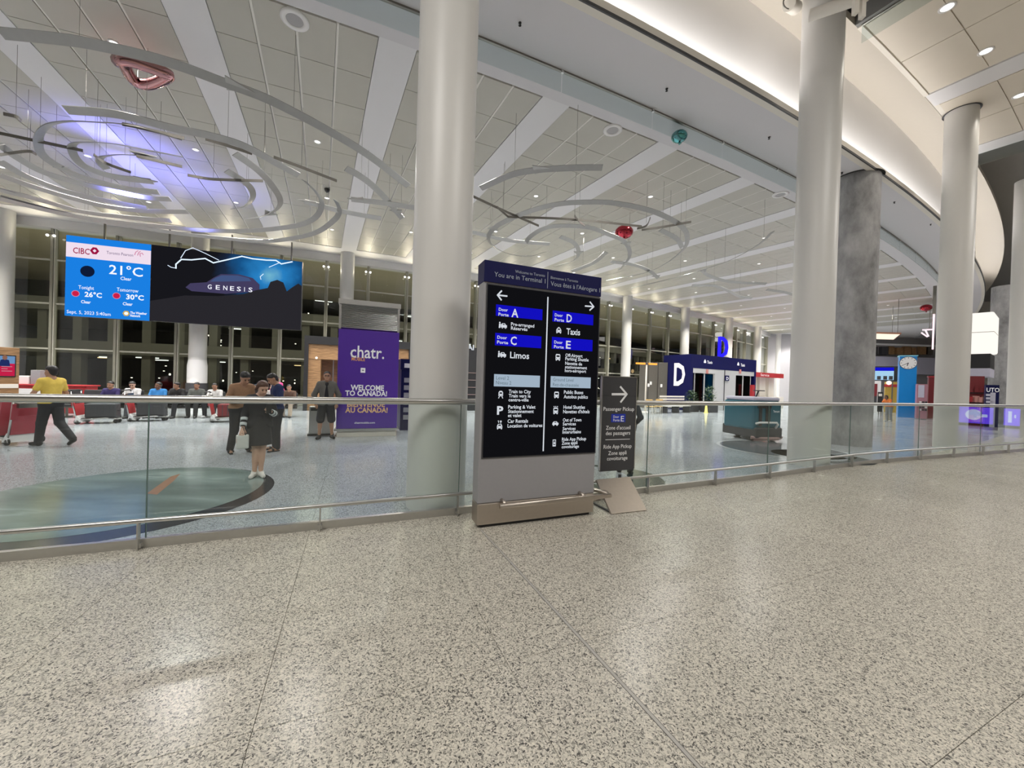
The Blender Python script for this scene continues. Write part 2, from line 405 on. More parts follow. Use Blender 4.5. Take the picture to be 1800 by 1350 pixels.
# inlaid round artworks in the hall floor
def medal_mat():
    m, n, l, b = _new('map_inlay'); b.inputs['Roughness'].default_value = .16
    g = n.new('ShaderNodeNewGeometry'); a = n.new('ShaderNodeTexNoise'); a.inputs['Scale'].default_value = 1.1; a.inputs['Detail'].default_value = 3
    mp = n.new('ShaderNodeMapping'); mp.inputs['Scale'].default_value = (.5, 1.6, 1); mp.inputs['Rotation'].default_value = (0, 0, .3)
    l.new(g.outputs['Position'], mp.inputs[0]); l.new(mp.outputs[0], a.inputs['Vector'])
    r = n.new('ShaderNodeValToRGB'); r.color_ramp.elements[0].position = .38; r.color_ramp.elements[0].color = (.15, .20, .19, 1)
    r.color_ramp.elements[1].position = .60; r.color_ramp.elements[1].color = (.24, .31, .30, 1)
    e = r.color_ramp.elements.new(.64); e.color = (.31, .39, .375, 1); e = r.color_ramp.elements.new(.68); e.color = (.20, .26, .255, 1)
    l.new(a.outputs['Fac'], r.inputs[0]); l.new(r.outputs[0], b.inputs['Base Color']); return m
M['map'] = medal_mat(); M['inlay_dark'] = mat('black_inlay', (.022, .024, .03), .2); M['inlay_grey'] = mat('grey_inlay', (.13, .145, .165), .14)
M['inlay_light'] = mat('pale_inlay', (.62, .64, .65), .14); M['inlay_rust'] = mat('rust_inlay', (.36, .20, .13), .2)
md = thing('floor_medallion', 'large round teal map inlay with a black rim crescent behind the glass guard', None, (-5.1, 5.05, 0), kind='structure')
MB().disc((-5.1, 5.05, .0015), 1.72, 72).build('black_rim', M['inlay_dark'], md)
MB().disc((-5.22, 5.2, .003), 1.60, 72).build('map_field', M['map'], md)
st = [onz(258, 868), onz(300, 838), onz(317, 833), onz(305, 846), onz(276, 870)]
MB().add([p + Vector((0, 0, .0045)) for p in st], [tuple(range(len(st)))]).build('rust_streak', M['inlay_rust'], md)
c = onz(1372, 789)
md2 = thing('floor_medallion', 'round slate grey floor inlay with a pale rim beside the scrubber', None, (c.x, c.y, 0), kind='structure')
MB().disc((c.x, c.y, .0015), 1.62, 64).build('pale_rim', M['inlay_light'], md2)
MB().disc((c.x, c.y, .003), 1.52, 64).build('slate_field', M['inlay_grey'], md2)
c = onz(1068, 838)
md3 = thing('floor_medallion', 'dark green round floor inlay with grey centre beside the pickup sign', None, (c.x, c.y, 0), kind='structure')
MB().disc((c.x, c.y, .0015), .98, 48).build('dark_rim', mat('green_inlay', (.045, .06, .06), .15), md3)
MB().disc((c.x - .33, c.y + .16, .003), .72, 48).build('grey_field', M['tile_hall'], md3)
c = onz(1447, 803)
md4 = thing('floor_medallion', 'small dark crescent floor inlay at the foot of the concrete column', None, (c.x, c.y, 0), kind='structure')
MB().disc((c.x, c.y, .0015), 1.0, 48).build('dark_rim', bpy.data.materials['green_inlay'], md4)
MB().disc((c.x - .25, c.y + .2, .003), .8, 48).build('grey_field', M['tile_hall'], md4)

# ---- far facade columns: angles read off the photograph
FC = [12.3, 15.4, 19.0, 22.32, 25.6, 28.9, 32.17, 35.7, 39.4, 43.0, 46.8]
def far_R(a): return 114.5 + max(0, a - 24) * .10
def far_a(i):     # beam index (half bays) -> angle at the facade
    f = (i - BEAM0_I) / 2; 
    return np.interp(f, range(len(FC)), FC)
BEAM0_I = -6      # FC[3]=22.32 is beam 0
NB0, NB1 = -6, 14
def beam_pt(i, R, off, z):
    """point on beam i (near angle to far angle) at radius R, shifted off metres along the curve"""
    an = BEAM0 + i * DB; af = far_a(i); t = (129.6 - R) / (129.6 - 114.5)
    a = an + (af - an) * max(-.3, t)
    return pol(a + math.degrees(off / R), R, z)
# ---- ceiling of the hall: white slab, ring and beams, recessed beige panels
ce = MB()
ce.sector(9, 54, 112, 131.16, ZC + .06, ZC + .5, .8)
ceiling = ce.build('ceiling', M['white'], kind='structure'); ceiling['label'] = 'hall ceiling of beige panels between white radial beams'
MB().sector(9, 54, 129.6, 131.78, ZC, ZC + .06, .6).build('soffit_ring', M['soffit'], ceiling)
MB().sector(9, 54, 112.6, 115.4, ZC, ZC + .06, .6).build('facade_soffit', M['beam'], ceiling)
BW = .37
for i in range(NB0, NB1 + 1):
    b = MB(); Rs = [129.6, 126, 122, 118, 115.4]; vs = []; fs = []
    for R in Rs:
        for off, z in ((-BW, ZC), (BW, ZC), (BW, ZC + .06), (-BW, ZC + .06)): vs.append(beam_pt(i, R, off, z))
    for k in range(len(Rs) - 1):
        for q in range(4): fs.append((k * 4 + q, k * 4 + (q + 1) % 4, k * 4 + 4 + (q + 1) % 4, k * 4 + 4 + q))
    fs += [(3, 2, 1, 0), tuple(16 + q for q in range(4))]
    b.add(vs, fs); b.build('ceiling_beam', M['beam'], ceiling)
pan = []
for i in range(NB0, NB1):
    Rr = [129.55 - 1.175 * k for k in range(13)]
    for R1, R0 in zip(Rr, Rr[1:]):
        R0 = max(R0, 115.42)
        for j in range(4):
            def e(R, t, z):
                p = beam_pt(i, R, BW + .015, z); q = beam_pt(i + 1, R, -BW - .015, z); return p.lerp(q, t)
            t0, t1 = j / 4 + (.009 if j else .0), (j + 1) / 4 - (.009 if j < 3 else 0)
            g = .007
            top = [e(R1 - g, t0, ZC + .055), e(R1 - g, t1, ZC + .055), e(R0 + g, t1, ZC + .055), e(R0 + g, t0, ZC + .055)]
            bot = [Vector((p.x, p.y, ZC + .012)) for p in top]
            c = sum(bot, Vector()) / 4
            vis = c.y > 2 and abs(c.x) < 1.5 * c.y
            pan.append((0 if vis else 1, (c - O).length, top, bot))
    for j in (1, 2, 3):
        st_ = MB(); q = []
        for R in (129.55, 115.45):
            for off in (-.022, .022):
                p_ = beam_pt(i, R, BW + .015, 0); r_ = beam_pt(i + 1, R, -BW - .015, 0); d_ = (r_ - p_).normalized(); q.append(p_.lerp(r_, j / 4) + d_ * off)
        st_.prism([Vector((v.x, v.y, ZC + .016)) for v in (q[0], q[1], q[3], q[2])], (0, 0, .044)); st_.build('panel_strip', M['strip'], ceiling)
pan.sort(key=lambda t: t[:2]); rest = MB()
BOXF = [(0, 1, 2, 3), (4, 7, 6, 5), (0, 4, 5, 1), (1, 5, 6, 2), (2, 6, 7, 3), (3, 7, 4, 0)]
for k, (v, d, top, bot) in enumerate(pan):
    if k < 298: MB().add(top + bot, BOXF).build('ceiling_panel', M['panel'], ceiling)
    else: rest.add(top + bot, BOXF)
rest.build('far_ceiling_panels', M['panel'], ceiling, kind='stuff')
# smoke curtain: glass lights hanging from the inner edge of the soffit
sm = thing('smoke_curtain', 'frameless glass smoke curtain hanging below the hall ceiling along the white ring', 'smoke curtain', pol(26, 130.45, ZC))
for k in range(-8, 18):
    a0 = 22.0 + k * 1.15
    MB().sector(a0 + .006, a0 + 1.15 - .006, 130.44, 130.455, ZC - .47, ZC - .03, .6).build('glass_panel', M['smoke'], sm)
    MB().box(pol(a0, 130.47, ZC - .04), (.06, .04, .06), math.radians(a0)).build('clip', M['steel'], sm)
MB().sector(12, 44, 130.42, 130.475, ZC - .035, ZC, .6).build('top_channel', M['steel_dark'], sm)
# ---- balcony edge, cove lip and the washed wall above
lip = MB(); lip.sector(9, 54, 131.78, 131.92, ZC - .03, ZC + .21, .6)
lp = lip.build('trim_1', M['cream'], kind='structure'); lp['label'] = 'cream cove lip along the curved balcony edge'
MB().sector(9, 54, 131.92, 131.95, ZC - .03, ZC + .03, .6).build('shadow_line', M['dark'], lp)
MB().sector(9, 54, 131.20, 131.78, ZC + .06, ZC + .09, .6).build('cove_trough', M['white'], lp)
uw = MB(); uw.sector(9, 54, 131.30, 131.47, ZC + .08, 11.2, .6)
wu = uw.build('wall_upper', M['white'], kind='structure'); wu['label'] = 'tall white upper wall washed by the cove light'
# bulkhead from the wall head to the concourse ceiling edge
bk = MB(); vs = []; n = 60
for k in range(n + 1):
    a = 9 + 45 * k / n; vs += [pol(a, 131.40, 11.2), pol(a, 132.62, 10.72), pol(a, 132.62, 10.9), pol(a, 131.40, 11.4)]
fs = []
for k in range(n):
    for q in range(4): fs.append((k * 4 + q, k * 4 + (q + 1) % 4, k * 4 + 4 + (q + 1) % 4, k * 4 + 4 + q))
bk.add(vs, fs); b_ = bk.build('trim_2', mat('bulkhead_dimmed_cream', (.43, .395, .34), .6, var=.02), kind='structure'); b_['label'] = 'sloping cream bulkhead above the washed wall'  # cream darkened in the colour so the cove light seems to miss it
# ---- concourse ceiling sector (27..32 deg) with panels, beams, dropped glass; higher dark void on both sides
A0, A1 = 27.43, 31.76
uc = MB(); uc.sector(A0, A1, 132.62, 150, ZU + .05, ZU + .5, .6)
uce = uc.build('ceiling_concourse', M['cream'], kind='structure'); uce['label'] = 'lower concourse ceiling of sand panels with a white beam'
for ab in (29.36 + .17, A1 - .16):
    MB().sector(ab - .17, ab + .17, 132.66, 150, ZU, ZU + .05, .6).build('ceiling_beam', M['beam'], uce)
MB().sector(A0, 29.36, 132.62, 132.72, ZU, ZU + .05, .6).build('edge_strip', M['cream'], uce)
for s0, s1 in ((A0 + .02, 29.34), (29.72, A1 - .34)):
    nA = 2
    for k in range(nA):
        b0 = s0 + (s1 - s0) * k / nA; b1 = s0 + (s1 - s0) * (k + 1) / nA
        R = 132.74
        while R < 149:
            R2 = R + (1.15 if (R < 133 ) else 2.3)
            MB().sector(b0 + .006, b1 - .006, R + .012, R2 - .012, ZU + .008, ZU + .05, .7).build('ceiling_panel', M['upanel'], uce)
            R = R2
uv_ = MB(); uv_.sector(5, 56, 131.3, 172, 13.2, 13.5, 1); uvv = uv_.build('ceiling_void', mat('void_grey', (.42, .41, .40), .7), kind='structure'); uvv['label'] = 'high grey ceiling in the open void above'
for (a, s) in ((A0, -1), (A1, 1)):
    sc2 = thing('smoke_curtain', 'glass smoke curtain on the %s edge of the lower concourse ceiling' % ('left' if s < 0 else 'right'), 'smoke curtain', pol(a, 136, ZU))
    R = 132.7
    while R < 146:
        p0, p1 = pol(a, R + .01, 0), pol(a, R + 2.2 - .01, 0); t = tang(a) * .006
        MB().prism([p0 - t + Vector((0, 0, ZU - .42)), p1 - t + Vector((0, 0, ZU - .42)), p1 - t + Vector((0, 0, ZU + .02)), p0 - t + Vector((0, 0, ZU + .02))], t * 2).build('glass_panel', M['smoke'], sc2)
        R += 2.2
    MB().bar(pol(a, 132.7, ZU + .03), pol(a, 149, ZU + .03), .05, .05).build('top_channel', M['steel_dark'], sc2)
    f_ = MB(); t = tang(a) * (.12 * s)
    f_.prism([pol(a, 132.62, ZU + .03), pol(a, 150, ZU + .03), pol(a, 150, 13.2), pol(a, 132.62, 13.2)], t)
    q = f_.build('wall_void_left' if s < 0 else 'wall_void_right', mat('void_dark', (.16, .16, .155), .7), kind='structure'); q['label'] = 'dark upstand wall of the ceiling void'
# pipes in the void
pp = thing('void_pipe', 'thick grey pipe with a downturned end poking from the ceiling void', 'pipe', pol(26.2, 133.6, 11.4))
q0 = aty(1520, -6, 6.9); MB().tube([q0 + Vector((-.6, .5, .12)), q0, q0 + Vector((.10, -.3, .02))], .10, 14).build('pipe_run', M['cream'], pp)
q1 = aty(1504, 8, 6.9); MB().box(q1, (.07, .08, .34)).build('hanger', M['cream'], pp); MB().box(q1 + Vector((.12, 0, -.07)), (.07, .08, .34)).build('hanger', M['cream'], pp)
q2 = aty(1388, 8, 8.6); dl = thing('pipe_lamp', 'pale cylindrical fitting with a ring on the bulkhead above the second column', 'lamp', q2)
MB().tube([q2 + Vector((.35, .3, .22)), q2 + Vector((-.05, -.05, -.04))], .13, 14).build('body', M['cream'], dl)
MB().tube([q2 + Vector((-.07 + .14 * math.cos(t), -.1, -.06 + .14 * math.sin(t))) for t in np.linspace(1.6, 4.6, 10)], .014, 6).build('ring', M['steel_dark'], dl)
# ---- columns
COLS = [(pol(19.57, 132.62), .372)] + [(Vector((x, y, 0)), r) for x, y, r in ((-.985, 5.19, .388), (6.82, 8.79, .396), (14.03, 12.28, .374), (21.3, 16.1, .374))]
clab = {1: 'tall round white column nearest the wayfinding totem', 2: 'tall round white column in front of the concrete column', 3: 'round white column between the blue clock tower and the lit cube', 4: 'white column at the edge beyond the lit cube', 0: 'white column beyond the frame at the near hall corner'}
for k in (1, 2, 3, 4):
    p, r = COLS[k]
    top = 13.2 if k in (1, 2) else ZU + .04
    o = MB().lathe([(r + .0, 0), (r, top)], (p.x, p.y, 0), 48).build('column', M['column'], kind='structure'); o['label'] = clab[k]
    if k == 3:
        MB().lathe([(r + .05, ZU - .012), (r + .05, ZU + .0), (r, ZU + .0)], (p.x, p.y, 0), 48).build('collar', M['dark'], o)
cc = onz(1487, 784); cd = Vector((cc.x, cc.y, 0)).normalized(); cp = cc + cd * .62
co = MB().lathe([(.62, 0), (.62, ZC + .02)], (cp.x, cp.y, 0), 56).build('column_concrete', M['concrete'], kind='structure'); co['label'] = 'stout raw concrete column meeting the curved soffit'
MB().lathe([(.70, ZC - .004), (.70, ZC - .001), (.60, ZC - .001)], (cp.x, cp.y, 0), 56).build('shadow_gap', M['black'], co)
for k, a in enumerate(FC):
    R = far_R(a) + .15
    p = pol(a, R); o = MB().lathe([(.36, 0), (.36, ZC + .05)], (p.x, p.y, 0), 28).build('facade_column', M['column'], kind='structure')
    o['label'] = 'slender white round column of the glazed facade, bay %d' % (k + 1)
    if k == 2: MB().lathe([(.40, .02), (.40, 2.0), (.36, 2.28)], (p.x, p.y, 0), 28).build('sleeve', M['white'], o); MB().lathe([(.44, .55), (.44, 1.15)], (p.x, p.y, 0), 28).build('grille', M['dark'], o)
# ---- glazed facade
win = thing('window_1', 'curved night-dark glazed facade of steel mullions and pale transoms', None, pol(28, 114), kind='structure')
TR = [.05, 2.57, 4.66, 6.68]
def fac(a, z, d=0): return pol(a, far_R(a) - .75 + d, z)
mulls = []
for i in range(len(FC) - 1):
    for f in (1 / 6, .5, 5 / 6): mulls.append(FC[i] + (FC[i + 1] - FC[i]) * f)
for a in mulls:
    MB().bar(fac(a, 0, .06), fac(a, 8.2, .06), .10, .30, radi(a)).build('mullion', M['mullion'], win)
    MB().bar(fac(a + .045, 0, .12), fac(a + .045, 8.2, .12), .05, .12, radi(a)).build('mullion_cap', M['transom'], win)
ed = [FC[0]] + mulls + [FC[-1]]
for a0, a1 in zip(mulls, mulls[1:]):
    zz = TR + [8.2]
    for z0, z1 in zip(zz, zz[1:]):
        MB().add([fac(a0, z0), fac(a1, z0), fac(a1, z1), fac(a0, z1)], [(0, 1, 2, 3)]).build('pane', M['facade'], win)
    for z in TR:
        MB().bar(fac(a0 + .05, z, .06), fac(a1 - .05, z, .06), .10, .07).build('transom', M['transom'], win)
hd = MB()
for a0, a1 in zip(np.arange(10, 54, 1.0), np.arange(11, 55, 1.0)):
    hd.add([fac(a0, 8.1, .35), fac(a1, 8.1, .35), fac(a1, ZC + .02, .35), fac(a0, ZC + .02, .35), fac(a0, 8.1, -.2), fac(a1, 8.1, -.2)], [(0, 1, 2, 3), (0, 4, 5, 1)])
hd.build('head_fascia', M['white'], win)
# ---- outside, across the road: slabs of a parking structure with strip lamps
rd = MB(); rd.sector(0, 60, 60, 113.2, -.4, -.15, 2); o = rd.build('road', M['asphalt'], kind='structure'); o['label'] = 'dark road outside the glazed facade'
gar = thing('parking_garage', 'concrete parking structure with lit decks across the road behind the facade', 'building', pol(28, 98))
for z0, z1 in ((2.9, 3.9), (6.2, 7.2), (9.5, 10.5)):
    MB().sector(0, 58, 84, 99, z0, z1, 1.5).build('deck', M['outwall'], gar)
for k in range(0, 40):
    a = 4 + k * 1.35
    MB().box(pol(a, 98.4, 1.4), (.6, .6, 11.5), math.radians(a)).build('pier', M['outwall'], gar)
MB().sector(0, 58, 83, 84, -.2, 12, 2).build('back_wall', M['dark'], gar)
can = MB(); can.sector(0, 58, 96, 113.2, 9.0, 9.3, 1.5); o = can.build('canopy', mat('canopy_soffit', (.50, .45, .33), .7, var=.12, scale=.5), kind='structure'); o['label'] = 'flat canopy over the kerb outside the facade'
random.seed(3)
for k in range(46):
    a = 9 + k * .98 + random.uniform(-.2, .2); z = random.choice((2.78, 2.78, 6.08, 9.38)); R = random.uniform(88, 98)
    L = random.choice((.5, 1.2, 1.6)); m = G.setdefault('out_warm', glow('out_lamp_warm', (1, .72, .35), 3)) if k % 5 == 0 else G.setdefault('out_cool', glow('out_lamp_cool', (.93, 1, .92), 4))
    p = pol(a, R, z)
    MB().bar(p - tang(a) * L / 2, p + tang(a) * L / 2, .16, .07).build('strip_lamp', m, gar)
for k in range(7):
    area(pol(10 + 6 * k, 105, 8.9), 8, 2, 260, (.97, 1, .84), (0, 0, math.radians(10 + 6 * k)), 'canopy_lamp'); area(pol(10 + 6 * k, 112.6, .3), 8, .4, 200, (1, .93, .72), (math.radians(168), 0, math.radians(10 + 6 * k)), 'soffit_fill_light')  # the upward area lamps are added, unseen fill to brighten the canopy soffit
# ---- end walls and the wall behind the photographer (off frame)
o = MB().prism([pol(13.0, 112, 0), pol(13.0, 133.0, 0), pol(13.0, 133.0, ZC + .1), pol(13.0, 112, ZC + .1)], tang(13) * -.2).build('wall_left', M['white'], kind='structure'); o['label'] = 'white end wall at the left of the hall'
o = MB().sector(4, 56, 170, 170.4, -.1, 13.4, 1.5).build('wall_behind', M['cream'], kind='structure'); o['label'] = 'cream wall of the concourse behind the viewer'
for nm, a in (('wall_concourse_left', 6), ('wall_concourse_right', 54)):
    o = MB().prism([pol(a, 112, 0), pol(a, 171, 0), pol(a, 171, 13.4), pol(a, 112, 13.4)], tang(a) * (-.2 if a < 20 else .2)).build(nm, M['cream'], kind='structure'); o['label'] = 'cream end wall of the concourse, %s side' % ('far left' if a < 20 else 'far right')
# =================================================================== THINGS
# ---- the glass guard
J0, DJ = 21.76, 1.312
gb = thing('glass_barrier', 'long curved glass guard with round steel handrail and low kick rail', 'barrier', pol(24, RB))
def gpt(a, d=0.0, z=0.0): return pol(a, guard_R(a) + d, z)
for k in range(-4, 10):
    a0, a1 = J0 + k * DJ, J0 + (k + 1) * DJ; g = .006
    n = 3; vs = []; fs = []
    for i in range(n + 1):
        a = a0 + g + (a1 - a0 - 2 * g) * i / n
        vs += [gpt(a, -.03, .10), gpt(a, -.018, .10), gpt(a, -.018, 1.385), gpt(a, -.03, 1.385)]
    for i in range(n):
        fs += [(i * 4 + 3, i * 4, i * 4 + 4, i * 4 + 7), (i * 4 + 1, i * 4 + 2, i * 4 + 6, i * 4 + 5)]
    p_ = MB().add(vs, fs).build('glass_panel', M['glass'], gb)
    MB().bar(gpt(a0, -.024, .09), gpt(a0, -.024, 1.385), .008, .014, radi(a0)).build('panel_edge', M['glass_edge'], gb)
rail = [gpt(a, -.02, 1.41) for a in np.arange(16.5, 35, .35)]
MB().tube(rail, .038, 12).build('handrail', M['steel'], gb)
MB().tube([gpt(a, .055, .275) for a in np.arange(16.5, 35, .35)], .022, 10).build('kick_rail', M['steel'], gb)
bc = MB(); aa = np.arange(16.5, 35.01, .37)
for a0, a1 in zip(aa, aa[1:]):
    bc.add([gpt(a0, -.05, 0), gpt(a0, .0, 0), gpt(a0, .0, .085), gpt(a0, -.05, .085), gpt(a1, -.05, 0), gpt(a1, .0, 0), gpt(a1, .0, .085), gpt(a1, -.05, .085)], [(0, 1, 5, 4), (1, 2, 6, 5), (2, 3, 7, 6), (3, 0, 4, 7)])
bc.build('base_channel', M['steel'], gb)
for k in range(-6, 22):
    a = J0 - .012 + k * DJ / 2
    if 23.2 < a < 24.1: continue
    q = MB(); q.bar(gpt(a, .045, 0), gpt(a, .045, .275), .05, .012, tang(a)); q.bar(gpt(a, -.0, .04), gpt(a, .05, .04), .04, .04); q.build('post', M['steel'], gb)

# ---- the wayfinding totem
tl = onz(838, 930); tr = onz(1043, 905); ex = (tr - tl); TW = ex.length; ex.normalize(); nT = Vector((ex.y, -ex.x, 0))
tz = math.atan2(ex.y, ex.x)
to = thing('wayfinding_totem', 'tall grey double-sided wayfinding totem with lit black screen and navy header', 'sign', tl, tz)
F = Face(tl, ex)
_, zt = F.uv(855, 458); TH = zt; TD = .22
def tbox(x0, x1, z0, z1, y0, y1, name, m, bev=0.0, parent=to):
    mb = MB().box(((x0 + x1) / 2, (y0 + y1) / 2, (z0 + z1) / 2), (x1 - x0, y1 - y0, z1 - z0), bev=bev)
    return mb.build(name, m, parent, local=True)
tbox(.05, TW - .05, 0, .04, .03, TD - .02, 'foot', M['black'])
_, zb = F.uv(845, 886)
tbox(0, TW, .035, zb, 0, TD, 'kick_base', M['steel_warm'], .012)
tbox(0, TW, zb, TH, .002, TD - .002, 'housing', M['grey'], .012)
tbox(-.004, TW + .004, F.uv(853.4, 495)[1], TH + .006, -.012, TD + .012, 'header_panel', M['navy'], .004)
x0, z0 = F.uv(848, 804); x1, z1 = F.uv(1054, 525); _, z1b = F.uv(857, 501); x0 = F.uv(853, 650)[0]; x1 = F.uv(1049, 660)[0]
z1 = (z1 + z1b) / 2
scr = F.rect(x0, z0, x1, z1, .004, .006).build('screen', G['screenblack'], to)
MB().box(((x0 + x1) / 2, -.002, (z0 + z1) / 2), (x1 - x0 + .03, .008, z1 - z0 + .03)).build('screen_bezel', M['dark'], to, local=True)
D2 = .0125
head = Face(F.o - nT * 0 + F.n * .013, ex)
HD = MB()
for t_, px, py, px1, h in (('Welcome to Toronto', 905.6, 476.8, 958, 5.2), ('Bienvenue à Toronto', 968, 487.5, 1016, 4.8)):
    head.textpx(t_, px, py, px1, h, G['ltgrey'], to)
for t_, px, py, px1, h in (('You are in Terminal 1', 869, 481.5, 959, 8.5), ("Vous êtes à l'Aérogare 1", 968, 498, 1054.7, 8.2)):
    head.textpx(t_, px, py, px1, h, G['ltgrey'], to)
a_, b_ = head.uv(963, 478), head.uv(962.4, 507)
head.rect(a_[0] - .003, b_[1], a_[0] + .003, a_[1], .003).build('header_divider', G['ltgrey'], to)
S = Face(F.o + F.n * .0105, ex)
def stroke_px(lines, wd, name='pictogram', m=None):
    S.strokes([[S.uv(*p) for p in ln] for ln in lines], wd, .003).build(name, m or G['white'], to)
stroke_px([[(891, 520.6), (875.5, 518.8)], [(881.5, 511.5), (874.5, 518.8), (881, 527.3)]], .018, 'arrow')
stroke_px([[(1028.5, 538), (1042, 539)], [(1037, 531), (1043.4, 539.2), (1036.5, 545.4)]], .018, 'arrow')
a_, b_ = S.uv(963, 522), S.uv(953.7, 793)
S.rect(a_[0] - .008, b_[1], a_[0] + .008, a_[1], .003).build('screen_divider', G['white'], to)
# coloured bands
def band(tlp, brp, m):
    (xa, za), (xb, zb_) = S.uv(*tlp), S.uv(*brp)
    S.rect(xa, zb_, xb, za, .002).build('lit_band', m, to)
band((872, 535), (953, 563), G['blue']); band((870.5, 585), (951, 612.3), G['blue'])
band((971.5, 545.8), (1042.4, 572), G['blue']); band((970.2, 592), (1041, 617.7), G['blue'])
band((868.5, 657.5), (948.5, 681), G['paleblue']); band((968, 661), (1037.8, 682.6), G['paleblue'])
T_ = [('Door', 876.5, 543.5, 892.5, 5.6, 1), ('Porte', 876, 552, 894, 5.6, 1), ('A', 899, 549.5, 911, 15, 1), ('Pre-arranged', 898, 569.3, 939, 6, 1), ('Réservés', 898, 576.4, 927, 6.2, 1),
      ('Door', 874, 592.5, 891, 5.6, 1), ('Porte', 873.6, 601, 893, 5.6, 1), ('C', 897.3, 598.3, 908, 15, 1), ('Limos', 896.5, 623.5, 930, 11.5, 1),
      ('Train to City', 894, 687.7, 933, 6.2, 1), ('Train vers le', 894, 695.3, 932.5, 6.2, 1), ('centre-ville', 893.6, 702.4, 929, 6, 1), ('P', 873.5, 721, 884.5, 14.5, 2),
      ('Parking & Valet', 893, 715, 941, 6.3, 1), ('Stationnement', 893, 722.8, 938, 6.2, 1), ('et valet', 892.6, 730, 916.5, 6.2, 1), ('Car Rentals', 892, 740, 928, 6.4, 1), ('Location de voitures', 892, 748.3, 953, 6.4, 1),
      ('Door', 975, 553.3, 989, 5.4, 1), ('Porte', 974.7, 561.5, 991.3, 5.4, 1), ('D', 995.7, 558.8, 1005, 14, 1), ('Taxis', 995.4, 582, 1019.6, 11, 1),
      ('Door', 974, 601, 988.6, 5.4, 1), ('Porte', 973.6, 609, 990.7, 5.4, 1), ('E', 994.6, 605.4, 1003, 14, 1),
      ('Off-Airport', 993.6, 624, 1023.8, 5.8, 1), ('Parking Shuttle', 993.4, 630.3, 1034.4, 5.8, 1), ('Navette de', 993.2, 638.2, 1023, 5.8, 1), ('stationnement', 992.9, 644.7, 1031.6, 5.6, 1), ('hors-aéroport', 992.6, 651, 1030, 5.6, 1),
      ('Public Buses', 991, 689, 1025, 6.2, 1), ('Autobus publics', 990.7, 697, 1033, 6.2, 1), ('Hotel Shuttles', 990.2, 715.4, 1028, 6.2, 1), ("Navettes d'hôtels", 989.7, 723.3, 1036, 6.2, 1),
      ('Out of Town', 989.2, 738, 1021.7, 6, 1), ('Services', 989, 745, 1012, 5.8, 1), ('Services', 988.8, 753.2, 1011.4, 5.8, 1), ('Interurbains', 988.5, 759.3, 1021, 5.8, 1),
      ('Ride App Pickup', 987.6, 772, 1030, 6, 1), ('Zone appli', 987.2, 778.8, 1014.7, 5.8, 1), ('covoiturage', 987, 785.2, 1017.4, 5.6, 1)]
for t_, px, py, px1, h, b in T_: S.textpx(t_, px, py, px1, h, G['white'], to, bold=.018 * b, d=.004)
for t_, px, py, px1, h in (('Level 2', 872, 663.8, 894.6, 6.5), ('Niveau 2', 871.6, 672.2, 898.5, 6.5), ('Ground Level', 972, 666.8, 1008, 6), ('Rez-de-chaussée', 971.6, 675.6, 1017, 6)):
    S.textpx(t_, px, py, px1, h, glow('sign_slate', (.23, .33, .40), .9) if 'sign_slate' not in bpy.data.materials else bpy.data.materials['sign_slate'], to, d=.004)
